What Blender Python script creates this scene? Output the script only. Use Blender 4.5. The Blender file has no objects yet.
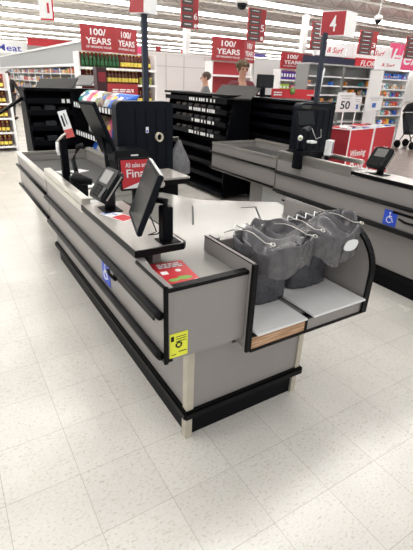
import bpy, bmesh, math, random
from mathutils import Vector, Matrix
random.seed(7)
C = bpy.context.scene
COL = C.collection

# ---------------------------------------------------------------- camera
F = 411.0; CX, CY = 206.5, 275.0; EYE = 1.6
M = ((0.85317503, 0.1938312, -0.48427454),
     (-0.52040405, 0.37976767, -0.76482426),
     (0.03566501, 0.90454739, 0.42487883))
cd = bpy.data.cameras.new('camera'); cam = bpy.data.objects.new('camera', cd); COL.objects.link(cam)
cd.sensor_fit = 'HORIZONTAL'; cd.sensor_width = 36; cd.lens = F/413*36; cd.clip_start = .05; cd.clip_end = 200
mw = Matrix(M).to_4x4(); mw.translation = Vector((0, 0, EYE)); cam.matrix_world = mw
C.camera = cam
# ---------------------------------------------------------------- world and exposure
w = bpy.data.worlds.new('world'); C.world = w; w.use_nodes = True
w.node_tree.nodes['Background'].inputs[0].default_value = (1, .985, .96, 1)
w.node_tree.nodes['Background'].inputs[1].default_value = .62
C.view_settings.view_transform = 'Standard'; C.view_settings.look = 'None'
C.view_settings.gamma = 1; C.view_settings.use_curve_mapping = False
C.view_settings.exposure = 0.52
TUBE = 7.0          # brightness of the ceiling fixtures
CEIL = 4.4

def ray(px, py):
    v = Vector((px-CX, -(py-CY), -F)); return Matrix(M) @ v
def at(px, py, X=None, Y=None, Z=None):
    r = ray(px, py)
    t = X/r.x if X is not None else (Y/r.y if Y is not None else (Z-EYE)/r.z)
    return Vector((r.x*t, r.y*t, EYE+r.z*t))

# ---------------------------------------------------------------- materials
MATS = {}
def mat(name, col, rough=.5, metal=0, noise=.06, scale=30, emit=None, alpha=None, coat=0, bump=0, spec=None):
    if name in MATS: return MATS[name]
    m = bpy.data.materials.new(name); m.use_nodes = True; nt = m.node_tree; b = nt.nodes['Principled BSDF']
    b.inputs['Roughness'].default_value = rough; b.inputs['Metallic'].default_value = metal
    tc = nt.nodes.new('ShaderNodeTexCoord'); nz = nt.nodes.new('ShaderNodeTexNoise')
    nz.inputs['Scale'].default_value = scale; nz.inputs['Detail'].default_value = 3
    nt.links.new(tc.outputs['Object'], nz.inputs['Vector'])
    mx = nt.nodes.new('ShaderNodeMix'); mx.data_type = 'RGBA'
    mx.inputs[6].default_value = tuple(c*(1-noise) for c in col)+(1,)
    mx.inputs[7].default_value = tuple(min(1, c*(1+noise)) for c in col)+(1,)
    nt.links.new(nz.outputs['Fac'], mx.inputs[0]); nt.links.new(mx.outputs[2], b.inputs['Base Color'])
    if emit:
        b.inputs['Emission Color'].default_value = tuple(col)+(1,); b.inputs['Emission Strength'].default_value = emit
    if alpha: b.inputs['Alpha'].default_value = alpha
    if coat: b.inputs['Coat Weight'].default_value = coat
    if spec is not None: b.inputs['Specular IOR Level'].default_value = spec
    if bump:
        bp = nt.nodes.new('ShaderNodeBump'); bp.inputs['Strength'].default_value = bump; bp.inputs['Distance'].default_value = .004
        nt.links.new(nz.outputs['Fac'], bp.inputs['Height']); nt.links.new(bp.outputs[0], b.inputs['Normal'])
    MATS[name] = m; return m
def nmath(nt, op, a, b=None, c=None):
    n = nt.nodes.new('ShaderNodeMath'); n.operation = op
    for i, v in enumerate((a, b, c)):
        if v is None: continue
        if isinstance(v, (int, float)): n.inputs[i].default_value = v
        else: nt.links.new(v, n.inputs[i])
    return n.outputs[0]
def floor_mat():
    m = bpy.data.materials.new('vinyl_tile'); m.use_nodes = True; nt = m.node_tree; b = nt.nodes['Principled BSDF']; L = nt.links.new
    tc = nt.nodes.new('ShaderNodeTexCoord'); sp = nt.nodes.new('ShaderNodeSeparateXYZ'); L(tc.outputs['Object'], sp.inputs[0])
    T = .3048
    def edge(v, o):
        f = nmath(nt, 'FRACT', nmath(nt, 'DIVIDE', nmath(nt, 'SUBTRACT', v, o-30*T), T))
        d = nmath(nt, 'MINIMUM', f, nmath(nt, 'SUBTRACT', 1.0, f))
        return nmath(nt, 'LESS_THAN', d, .0042)
    line = nmath(nt, 'MAXIMUM', edge(sp.outputs[0], .235), edge(sp.outputs[1], .745))
    def cell(v, o): return nmath(nt, 'FLOOR', nmath(nt, 'DIVIDE', nmath(nt, 'SUBTRACT', v, o-30*T), T))
    cv = nt.nodes.new('ShaderNodeCombineXYZ'); L(cell(sp.outputs[0], .235), cv.inputs[0]); L(cell(sp.outputs[1], .745), cv.inputs[1])
    wn = nt.nodes.new('ShaderNodeTexWhiteNoise'); L(cv.outputs[0], wn.inputs['Vector'])
    # chips: stretched flecks, direction changes per tile
    ad = nt.nodes.new('ShaderNodeVectorMath'); ad.operation = 'ADD'; L(tc.outputs['Object'], ad.inputs[0]); L(wn.outputs['Color'], ad.inputs[1])
    mp = nt.nodes.new('ShaderNodeMapping'); mp.inputs['Scale'].default_value = (70, 120, 1); L(ad.outputs[0], mp.inputs[0])
    n1 = nt.nodes.new('ShaderNodeTexNoise'); n1.inputs['Scale'].default_value = 1; n1.inputs['Detail'].default_value = 2; L(mp.outputs[0], n1.inputs['Vector'])
    r1 = nt.nodes.new('ShaderNodeValToRGB'); r1.color_ramp.elements[0].position = .30; r1.color_ramp.elements[0].color = (.63, .595, .535, 1)
    r1.color_ramp.elements[1].position = .42; r1.color_ramp.elements[1].color = (.78, .755, .70, 1); L(n1.outputs['Fac'], r1.inputs[0])
    e = r1.color_ramp.elements.new(.72); e.color = (.82, .80, .755, 1)
    n2 = nt.nodes.new('ShaderNodeTexNoise'); n2.inputs['Scale'].default_value = 1.6; n2.inputs['Detail'].default_value = 5; L(tc.outputs['Object'], n2.inputs['Vector'])
    r2 = nt.nodes.new('ShaderNodeMapRange'); r2.inputs[1].default_value = .3; r2.inputs[2].default_value = .7; r2.inputs[3].default_value = .86; r2.inputs[4].default_value = 1.04; L(n2.outputs['Fac'], r2.inputs[0])
    tone = nmath(nt, 'MULTIPLY', r2.outputs[0], nmath(nt, 'MULTIPLY_ADD', wn.outputs['Value'], .05, .96))
    mu = nt.nodes.new('ShaderNodeVectorMath'); mu.operation = 'SCALE'; L(r1.outputs[0], mu.inputs[0]); L(tone, mu.inputs['Scale'])
    mx = nt.nodes.new('ShaderNodeMix'); mx.data_type = 'RGBA'; L(nmath(nt, 'MULTIPLY', line, .55), mx.inputs[0]); L(mu.outputs[0], mx.inputs[6]); mx.inputs[7].default_value = (.30, .27, .23, 1)
    L(mx.outputs[2], b.inputs['Base Color'])
    n3 = nt.nodes.new('ShaderNodeTexNoise'); n3.inputs['Scale'].default_value = 4; n3.inputs['Detail'].default_value = 4; L(tc.outputs['Object'], n3.inputs['Vector'])
    L(nmath(nt, 'MULTIPLY_ADD', n3.outputs['Fac'], .22, .12), b.inputs['Roughness'])
    b.inputs['Specular IOR Level'].default_value = .45
    return m
def plank_mat():
    m = bpy.data.materials.new('wood_look_floor'); m.use_nodes = True; nt = m.node_tree; b = nt.nodes['Principled BSDF']; L = nt.links.new
    tc = nt.nodes.new('ShaderNodeTexCoord'); mp = nt.nodes.new('ShaderNodeMapping'); mp.inputs['Scale'].default_value = (1, 7, 1); L(tc.outputs['Object'], mp.inputs[0])
    n = nt.nodes.new('ShaderNodeTexNoise'); n.inputs['Scale'].default_value = 2.2; n.inputs['Detail'].default_value = 5; L(mp.outputs[0], n.inputs['Vector'])
    r = nt.nodes.new('ShaderNodeValToRGB'); r.color_ramp.elements[0].color = (.09, .06, .05, 1); r.color_ramp.elements[1].color = (.24, .18, .155, 1)
    r.color_ramp.elements[0].position = .3; r.color_ramp.elements[1].position = .7
    L(n.outputs['Fac'], r.inputs[0]); L(r.outputs[0], b.inputs['Base Color']); b.inputs['Roughness'].default_value = .33
    return m
def wood_mat():
    m = bpy.data.materials.new('bare_wood'); m.use_nodes = True; nt = m.node_tree; b = nt.nodes['Principled BSDF']; L = nt.links.new
    tc = nt.nodes.new('ShaderNodeTexCoord'); mp = nt.nodes.new('ShaderNodeMapping'); mp.inputs['Scale'].default_value = (6, 6, 90); L(tc.outputs['Object'], mp.inputs[0])
    n = nt.nodes.new('ShaderNodeTexNoise'); n.inputs['Scale'].default_value = 1; n.inputs['Detail'].default_value = 4; L(mp.outputs[0], n.inputs['Vector'])
    r = nt.nodes.new('ShaderNodeValToRGB'); r.color_ramp.elements[0].color = (.33, .18, .09, 1); r.color_ramp.elements[1].color = (.66, .42, .26, 1)
    r.color_ramp.elements[0].position = .35; r.color_ramp.elements[1].position = .62
    L(n.outputs['Fac'], r.inputs[0]); L(r.outputs[0], b.inputs['Base Color']); b.inputs['Roughness'].default_value = .6
    return m
LAM = mat('grey_laminate', (.285, .268, .26), .38, noise=.05, scale=160)
LAM2 = mat('worktop_laminate', (.40, .375, .35), .22, noise=.05, scale=140)
TOPW = mat('bagging_top', (.285, .28, .262), .17, metal=.25, noise=.05, scale=8)
BLK = mat('black_rubber', (.003, .003, .004), .45, spec=.14, noise=.2)
BLKP = mat('black_plastic', (.004, .005, .007), .38, spec=.2, noise=.15)
BLKM = mat('black_powder_coated_metal', (.0025, .003, .005), .5, noise=.2, spec=.1)
NAVY = mat('dark_navy_plastic', (.003, .005, .010), .45, noise=.1, spec=.14)
POLE = mat('navy_pole', (.010, .016, .035), .4)
BELT = mat('conveyor_belt', (.035, .035, .035), .5, noise=.15, scale=90)
STEEL = mat('brushed_steel', (.62, .60, .56), .3, metal=.9, noise=.1, scale=50)
POST = mat('corner_guard', (.55, .51, .43), .38, metal=.4, noise=.18, scale=14)
WHT = mat('white_enamel', (.87, .87, .87), .35, noise=.03)
PAP = mat('white_paper', (.82, .83, .84), .6, noise=.02)
RED = mat('sign_red', (.36, .024, .032), .5, noise=.06, scale=3)
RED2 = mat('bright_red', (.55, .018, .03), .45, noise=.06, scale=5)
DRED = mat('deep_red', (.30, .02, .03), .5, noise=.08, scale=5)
PINK = mat('hot_pink', (.80, .08, .22), .5, noise=.05, scale=5)
BLUE = mat('access_blue', (.03, .09, .62), .4, noise=.05)
YEL = mat('yellow_paper', (.84, .86, .06), .55, noise=.04)
GRYD = mat('charcoal_panel', (.014, .014, .015), .6, spec=.2, noise=.1)
STRIP = mat('strip_grey', (.075, .065, .065), .5)
GRYS = mat('grey_shelf', (.27, .28, .275), .5, noise=.05)
GRYL = mat('light_grey', (.55, .55, .55), .5, noise=.05)
SCR = mat('dark_screen', (.007, .009, .012), .22, spec=.3, noise=.05)
LCD = mat('grey_lcd', (.16, .16, .155), .2, noise=.06)
WOOD = wood_mat()
SKIN = mat('skin', (.50, .27, .19), .5, noise=.08); HAIR = mat('brown_hair', (.05, .028, .018), .6, noise=.4, scale=60)
HAIRB = mat('curly_hair', (.10, .06, .028), .6, noise=.6, scale=70)
CEILM = mat('ceiling_white', (.86, .83, .79), .7, noise=.04, scale=.8)
JOIST = mat('joist_grey', (.50, .47, .43), .6, noise=.12, scale=2)
WALLM = mat('wall_white', (.80, .80, .80), .6, noise=.03, scale=2)
LIT = mat('lit_tube', (1, .985, .95), .4, emit=TUBE, noise=0)

# ---------------------------------------------------------------- builders
ROOT = {}
def tag(o, label=None, cat=None, group=None, kind=None):
    if label: o['label'] = label
    if cat: o['category'] = cat
    if group: o['group'] = group
    if kind: o['kind'] = kind
    return o
def thing(name, label, cat, loc=(0, 0, 0), rz=0, group=None):
    o = bpy.data.objects.new(name, None); COL.objects.link(o); o.empty_display_size = .05
    o.location = loc; o.rotation_euler = (0, 0, rz)
    ROOT[o.name] = Matrix.Translation(Vector(loc)) @ Matrix.Rotation(rz, 4, 'Z')
    return tag(o, label, cat, group)
def dup(root, loc, rz=None, label=None, group=None):
    r = root.copy(); COL.objects.link(r); r.location = loc
    if rz is not None: r.rotation_euler = (0, 0, rz)
    if label: r['label'] = label
    if group: r['group'] = group
    for ch in list(root.children):
        c = ch.copy(); COL.objects.link(c); c.parent = r
        for g in list(ch.children):
            d = g.copy(); COL.objects.link(d); d.parent = c
    return r
class MB:
    """collects shapes; coordinates go through self.T (world or local frame)"""
    def __init__(s, T=None): s.bm = bmesh.new(); s.T = T or Matrix.Identity(4); s.mi = 0
    def _fin(s, n0v, n0f, smooth=False):
        s.bm.verts.ensure_lookup_table(); s.bm.faces.ensure_lookup_table()
        for v in s.bm.verts[n0v:]: v.co = s.T @ v.co
        for f in s.bm.faces[n0f:]:
            f.material_index = s.mi; f.smooth = smooth
    def add(s, verts, faces, smooth=False):
        a, b = len(s.bm.verts), len(s.bm.faces)
        vs = [s.bm.verts.new(v) for v in verts]
        for f in faces:
            try: s.bm.faces.new([vs[i] for i in f])
            except ValueError: pass
        s._fin(a, b, smooth); return s
    def box(s, x0, x1, y0, y1, z0, z1, bev=0, seg=2):
        t = bmesh.new(); bmesh.ops.create_cube(t, size=1)
        for v in t.verts: v.co = Vector(((x0+x1)/2+v.co.x*(x1-x0), (y0+y1)/2+v.co.y*(y1-y0), (z0+z1)/2+v.co.z*(z1-z0)))
        if bev: bmesh.ops.bevel(t, geom=t.edges[:], offset=bev, segments=seg, affect='EDGES', clamp_overlap=True)
        t.verts.ensure_lookup_table(); t.verts.index_update()
        s.add([v.co.copy() for v in t.verts], [[v.index for v in f.verts] for f in t.faces]); t.free(); return s
    def prism(s, poly, axis, a, b, bev=0):
        """poly of 2D points extruded along axis ('x','y','z') from a to b"""
        def p3(p, h): return {'x': (h, p[0], p[1]), 'y': (p[0], h, p[1]), 'z': (p[0], p[1], h)}[axis]
        n = len(poly)
        t = bmesh.new(); vs = [t.verts.new(p3(p, a)) for p in poly]+[t.verts.new(p3(p, b)) for p in poly]
        t.faces.new(vs[:n]); t.faces.new(vs[n:][::-1])
        for i in range(n): t.faces.new([vs[i], vs[n+i], vs[n+(i+1) % n], vs[(i+1) % n]])
        bmesh.ops.recalc_face_normals(t, faces=t.faces[:])
        if bev: bmesh.ops.bevel(t, geom=t.edges[:], offset=bev, segments=2, affect='EDGES', clamp_overlap=True)
        t.verts.index_update()
        s.add([v.co.copy() for v in t.verts], [[v.index for v in f.verts] for f in t.faces]); t.free(); return s
    def tube(s, pts, r, n=8, closed=False, cap=True):
        pts = [Vector(p) for p in pts]; rings = []; N = len(pts)
        up = Vector((0, 0, 1))
        for i, p in enumerate(pts):
            if closed: d = pts[(i+1) % N]-pts[i-1]
            else: d = pts[min(i+1, N-1)]-pts[max(i-1, 0)]
            d.normalize()
            a = d.cross(up) if abs(d.dot(up)) < .95 else d.cross(Vector((1, 0, 0)))
            a.normalize(); b = d.cross(a)
            rr = r[i] if isinstance(r, (list, tuple)) else r
            rings.append([p+a*math.cos(2*math.pi*k/n)*rr+b*math.sin(2*math.pi*k/n)*rr for k in range(n)])
        V = [v for q in rings for v in q]; Fc = []
        for i in range(N if closed else N-1):
            j = (i+1) % N
            for k in range(n): Fc.append((i*n+k, i*n+(k+1) % n, j*n+(k+1) % n, j*n+k))
        if cap and not closed: Fc += [tuple(range(n))[::-1], tuple(range((N-1)*n, N*n))]
        return s.add(V, Fc, True)
    def lathe(s, prof, n=12, c=(0, 0, 0), smooth=True):
        V = []; Fc = []
        for r, z in prof:
            for k in range(n): V.append((c[0]+r*math.cos(2*math.pi*k/n), c[1]+r*math.sin(2*math.pi*k/n), c[2]+z))
        m = len(prof)
        for i in range(m-1):
            for k in range(n): Fc.append((i*n+k, i*n+(k+1) % n, (i+1)*n+(k+1) % n, (i+1)*n+k))
        Fc += [tuple(range(n))[::-1], tuple(range((m-1)*n, m*n))]
        return s.add(V, Fc, smooth)
    def ball(s, c, r, sx=1, sy=1, sz=1, n=10):
        pr = []; V = []; Fc = []
        m = max(5, n//2+1)
        for i in range(m+1):
            a = -math.pi/2+math.pi*i/m
            for k in range(n):
                b = 2*math.pi*k/n
                V.append((c[0]+r*sx*math.cos(a)*math.cos(b), c[1]+r*sy*math.cos(a)*math.sin(b), c[2]+r*sz*math.sin(a)))
        for i in range(m):
            for k in range(n): Fc.append((i*n+k, i*n+(k+1) % n, (i+1)*n+(k+1) % n, (i+1)*n+k))
        return s.add(V, Fc, True)
    def build(s, name, mats, parent=None, base=None):
        bmesh.ops.remove_doubles(s.bm, verts=s.bm.verts[:], dist=1e-5)
        bmesh.ops.recalc_face_normals(s.bm, faces=s.bm.faces[:])
        vs = s.bm.verts
        if parent is not None:
            R = ROOT[parent.name]; inv = R.inverted()
            for v in vs: v.co = inv @ v.co
        else:
            xs = [v.co.x for v in vs]; ys = [v.co.y for v in vs]; zs = [v.co.z for v in vs]
            o0 = Vector(base) if base else Vector(((min(xs)+max(xs))/2, (min(ys)+max(ys))/2, min(zs)))
            for v in vs: v.co -= o0
            R = Matrix.Translation(o0)
        me = bpy.data.meshes.new(name); s.bm.to_mesh(me); s.bm.free()
        for m in (mats if isinstance(mats, (list, tuple)) else [mats]): me.materials.append(m)
        o = bpy.data.objects.new(name, me); COL.objects.link(o); ROOT[o.name] = R
        if parent is not None: o.parent = parent
        else: o.location = R.translation
        return o
def frame(o, r, u):
    """matrix with x=right, y=up(text up), z=normal at origin o"""
    r = Vector(r).normalized(); u = Vector(u); u = (u-r*u.dot(r)).normalized(); n = r.cross(u)
    m = Matrix((r, u, n)).transposed().to_4x4(); m.translation = Vector(o); return m
def text(name, s, c, r, u, wid, hei, m, parent, lift=.003, bold=0, shear=0):
    cu = bpy.data.curves.new('t', 'FONT'); cu.body = s; cu.extrude = .004; cu.offset = bold; cu.resolution_u = 3; cu.shear = shear
    cu.align_x = 'CENTER'
    ob = bpy.data.objects.new('t', cu); COL.objects.link(ob)
    dg = bpy.context.evaluated_depsgraph_get(); dg.update(); me = bpy.data.meshes.new_from_object(ob.evaluated_get(dg))
    xs = [v.co.x for v in me.vertices]; ys = [v.co.y for v in me.vertices]
    T = frame(c, r, u); n = T.to_3x3() @ Vector((0, 0, 1))
    sx = wid/max(1e-6, max(xs)-min(xs)); sy = hei/max(1e-6, max(ys)-min(ys)); mx = (max(xs)+min(xs))/2; my = (max(ys)+min(ys))/2
    inv = ROOT[parent.name].inverted()
    for v in me.vertices: v.co = inv @ (T @ Vector(((v.co.x-mx)*sx, (v.co.y-my)*sy, v.co.z*.3+lift)))
    bpy.data.objects.remove(ob); bpy.data.curves.remove(cu)
    me.name = name; me.materials.clear(); me.materials.append(m)
    o = bpy.data.objects.new(name, me); COL.objects.link(o); o.parent = parent; ROOT[o.name] = ROOT[parent.name]
    return o
def bars(c, r, u, wid, hei, n, m, parent, lift=.001):
    # lines of print too small to read
    T = frame(c, r, u); b = MB(T); rr = random.Random(n)
    for k in range(n):
        y1 = hei/2-hei*k/n; x = -wid/2
        while x < wid/2-.004:
            l = min(wid*rr.uniform(.12, .3), wid/2-x); b.box(x, x+l, y1-hei/n*.6, y1, lift, lift+.001); x += l+wid*.05
    return b.build('print_lines', m, parent)
def struct(o): o['kind'] = 'structure'; return o
def slab(T, wd, ht, th, bev=0):
    """upright board: centred on frame T, its face at z=0 going back by th"""
    return MB(T).box(-wd/2, wd/2, -ht/2, ht/2, -th, 0, bev)

# ================================================================ SETTING
struct(MB().box(-6, 7.1, -5, 46, -.05, 0).build('floor', floor_mat(), base=(0, 0, 0)))
struct(MB().box(7.1, 60, -5, 46, -.05, 0).build('floor', plank_mat(), base=(7.1, 0, 0)))
struct(MB().box(-6, 60, 2.0, 46, CEIL, CEIL+.1).build('ceiling', CEILM))
struct(MB().box(-6, 60, 46, 46.2, 0, CEIL).build('wall_back', WALLM))
struct(MB().box(60, 60.2, -5, 46, 0, CEIL).build('wall_right', WALLM))
# rows of fluorescent fixtures running across the lanes, with a joist beside each row
first = None; SEC = 4.75; row = 0; y = 2.6
def fixture(x, y, l):
    t = thing('ceiling_light', 'long white fluorescent strip light in a row under the ceiling', 'ceiling light', (x, y, CEIL-.30), 0, 'fluorescent strips in the ceiling rows')
    MB().prism([(y-.24, CEIL-.28), (y-.09, CEIL-.20), (y+.09, CEIL-.20), (y+.24, CEIL-.28), (y+.235, CEIL-.286), (y-.235, CEIL-.286)], 'x', x-l/2+.03, x+l/2-.03).build('reflector', WHT, t)
    MB().box(x-l/2+.05, x+l/2-.05, y-.20, y+.20, CEIL-.35, CEIL-.288, .02).build('diffuser', LIT, t)
    MB().box(x-l/2+.4, x-l/2+.43, y-.01, y+.01, CEIL-.20, CEIL).box(x+l/2-.43, x+l/2-.4, y-.01, y+.01, CEIL-.20, CEIL).build('hanger', WHT, t)
    return t
while y < 45:
    x0 = max(-5.8, -3+(y-10)*.02) if y < 12 else y*.0
    x1 = min(58, 8+y*1.45)
    x = (-3.4 if y < 12 else .6)
    while x < x1:
        if first is None: first = fixture(x, y, SEC)
        else: dup(first, (x, y, CEIL-.30))
        x += SEC
    jb = MB()
    for jy in (y+.75, y+2.1):
        jb.box(-5.9, 59.9, jy-.03, jy+.03, CEIL-.07, CEIL-.001).box(-5.9, 59.9, jy-.03, jy+.03, CEIL-.40, CEIL-.35)
        k = -5.8
        while k < min(58, x1)-1:
            jb.tube([(k, jy, CEIL-.37), (k+.5, jy, CEIL-.04)], .012, 4, cap=False).tube([(k+.5, jy, CEIL-.04), (k+1, jy, CEIL-.37)], .012, 4, cap=False); k += 1
    row += 1
    struct(jb.build('trim_%d' % row, JOIST))
    y += 3.55
for (px, py, Y, lab) in ((302, 52, 13.5, 'slim white steel column rising behind the leftmost of the right hand red value signs'), (186.5, 50, 17, 'thin white steel column above the white panel wall')):
    p = at(px, py, Y=Y); s = .10 if Y < 15 else .12
    c = MB().box(p.x-s, p.x+s, p.y-s, p.y+s, .02, CEIL-.41, .01).box(p.x-s*1.6, p.x+s*1.6, p.y-s*1.6, p.y+s*1.6, 0, .02).build('column', WHT)
    tag(c, lab, 'column')
# white insulated panel wall of the cold store behind the lanes
YW = 13.0
a = at(146, 52, Y=YW); b = at(211, 53, Y=YW); top = a.z
pw = MB().box(a.x-.4, b.x, YW, YW+3.5, 0, top-.02)
pj = MB()
for px in (147, 166, 184, 205):
    q = at(px, 60, Y=YW); pj.box(q.x-.012, q.x+.012, YW-.006, YW+.001, .02, top-.03)
q = at(180, 67, Y=YW); pj.box(a.x-.4, b.x, YW-.006, YW+.001, q.z-.01, q.z+.01)
pw = struct(pw.build('wall_partition', WALLM)); pj.build('panel_joints', GRYL, pw)
MB().box(a.x-.42, b.x+.02, YW-.03, YW+3.5, top-.019, top+.03).build('cap_rail', WHT, pw)

# ================================================================ CHECKOUT COUNTERS
def counter(dx, dy, label, bagging=True, front=1.235):
    t = thing('checkout_counter', label, 'checkout counter', (.95+dx, 2.9+dy, 0))
    T = Matrix.Translation((dx, dy, 0)); mb = lambda: MB(T)
    X = .60; yf = front
    # cabinet under the body
    if bagging: mb().prism([(yf+.07, .13), (3.85, .13), (3.85, .565), (1.665, .565), (1.665, .484), (yf+.07, .484)], 'x', .747, 1.448).box(.747, .984, yf+.07, 1.6649, .4841, .565).build('base_cabinet', LAM, t)
    else: mb().box(.747, 1.448, yf+.07, 3.85, .13, .565).build('base_cabinet', LAM, t)
    mb().box(.755, 1.44, yf+.085, 3.84, 0, .125).build('toe_kick', BLKM, t)
    mb().box(.722, 1.478, yf+.045, 3.87, .128, .178, .01).build('bumper_ledge', BLK, t)
    if bagging:
        mb().box(.738, .775, yf+.0601, yf+.10, .18, .565).box(.735, .772, yf+.063, yf+.10, 0, .125).build('corner_guard', POST, t)
        mb().box(1.425, 1.456, yf+.060, yf+.10, .18, .484).box(1.425, 1.456, yf+.070, yf+.10, 0, .125).build('corner_guard', POST, t)
    else:
        cb = mb().box(.735, .7465, 2.95, 3.6, .14, .56).build('drawer_panel', GRYL, t)
        mb().box(.728, .7349, 3.05, 3.25, .44, .455).box(.728, .7349, 3.05, 3.25, .28, .295).build('handle', BLK, cb)
    # body of the near section: long side panel, raised chrome capped panel
    mb().prism([(yf, .57), (3.235, .57), (3.235, .945), (2.29, .945), (2.29, .915), (1.50, .915), (1.42, .895), (yf, .895)], 'x', X, X+.035).build('side_panel', LAM, t)
    mb().box(X-.006, X+.045, 2.27, 3.235, .9455, .985, .004).build('steel_cap', STEEL, t)
    mb().box(X-.006, X-.0005, 2.27, 3.235, .905, .944).build('steel_band', STEEL, t)
    # far conveyor section
    mb().box(X, X+.03, 3.255, 4.52, .57, .885).box(X+.032, 1.27, 4.495, 4.52, .57, .885).box(1.272, 1.302, 3.255, 4.52, .57, .885).build('conveyor_side_panel', LAM, t)
    mb().box(X-.006, X+.036, 3.255, 4.526, .8855, .912, .004).box(X+.037, 1.27, 4.49, 4.526, .8855, .912, .004).build('rim', STEEL, t)
    mb().box(1.2715, 1.335, 2.72, 4.52, .8855, .93, .01).build('belt_rail', STEEL, t)
    mb().box(X+.06, 1.25, 3.0, 4.46, .80, .835, .012).build('conveyor_belt', BELT, t)
    mb().box(X+.0355, 1.27, 3.0, 4.49, .60, .79).build('belt_bed', BLKM, t)
    # bumper rails, two heights
    for z in (.772, .582):
        mb().tube([(X-.016, 3.235, z), (X-.016, yf+.04, z), (X-.012, yf+.012, z)], .0175, 10).build('bumper_rail', BLK, t)
        mb().tube([(X-.014, 4.54, z+.018), (X-.014, 3.255, z+.018)], .012, 8).build('bumper_rail', BLK, t)
    # black edge trims
    mb().box(X-.008, X+.012, yf-.010, yf+.0005, .55, .905, .003).box(X-.008, X-.0005, yf-.01, 1.50, .897, .91).build('edge_trim', BLK, t)
    mb().box(X-.004, X+.035, yf, 3.2, .552, .5695).build('edge_trim', BLK, t)
    mb().box(X-.007, X-.0005, 1.33, 1.80, .708, .728).build('slot_strip', BLK, t)
    # raised ledge that carries the card reader and the screen
    lg = mb().prism([(X-.004, 1.50), (.815, 1.50), (.83, 1.515), (.83, 2.268), (X-.004, 2.268)], 'z', .927, .953).build('raised_ledge', LAM2, t)
    mb().prism([(X-.012, 1.49), (.82, 1.49), (.84, 1.51), (.84, 2.268), (.8305, 2.268), (.8305, 1.514), (.8155, 1.4995), (X-.0045, 1.4995), (X-.0045, 2.268), (X-.012, 2.268)], 'z', .925, .9535).build('edge_trim', BLK, lg)
    mb().box(.70, .74, 1.56, 2.25, .856, .9265).build('ledge_riser', LAM, t)
    # inner cabinet beside the belt
    if bagging:
        mb().box(X+.0355, .99, yf, yf+.03, .57, .875).build('front_panel', LAM, t)
        mb().prism([(X+.0125, .876), (.99, .876), (.99, .892), (X+.0125, .892)], 'y', yf-.006, yf+.03).build('edge_trim', BLK, t)
        mb().box(X+.0355, .99, yf+.002, yf+.06, .556, .5695).build('panel_foot', LAM, t)
        top = mb().prism([(X+.036, yf+.031), (.988, yf+.031), (.988, 1.60), (1.755, 1.60), (1.755, 1.91), (1.86, 1.91), (1.92, 2.14), (1.44, 2.42), (1.30, 2.71), (X+.036, 2.71)], 'z', .838, .855).build('bagging_top', TOPW, t)
        mb().prism([(1.32, 2.30), (1.332, 2.30), (1.142, 1.96), (1.13, 1.96)], 'z', .8551, .8565).prism([(1.69, 2.10), (1.703, 2.10), (1.483, 1.74), (1.47, 1.74)], 'z', .8551, .8565).prism([(1.60, 2.125), (1.60, 2.137), (1.703, 2.112), (1.703, 2.10)], 'z', .8551, .8565).build('seam', BLK, top)
        mb().prism([(X+.036, yf+.10), (.98, yf+.10), (.98, 1.672), (1.42, 1.672), (1.42, 2.42), (X+.036, 2.42)], 'z', .575, .837).build('inner_cabinet', LAM, t)
    else:
        mb().box(X+.036, 1.30, yf, 2.71, .838, .857).build('bagging_top', TOPW, t)
        mb().box(X+.036, 1.28, yf+.10, 2.70, .575, .837).build('inner_cabinet', LAM, t)
    mb().box(X+.05, 1.26, 2.73, 2.98, .80, .858, .006).build('scanner_bed', STEEL, t)
    return t
c1 = counter(0, 0, 'nearest grey laminate checkout counter with black bumper rails and bagging shelves')
counter(2.35, .12, 'grey laminate checkout counter beyond the nearest one, under the number 4 sign', False, .2)
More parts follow.
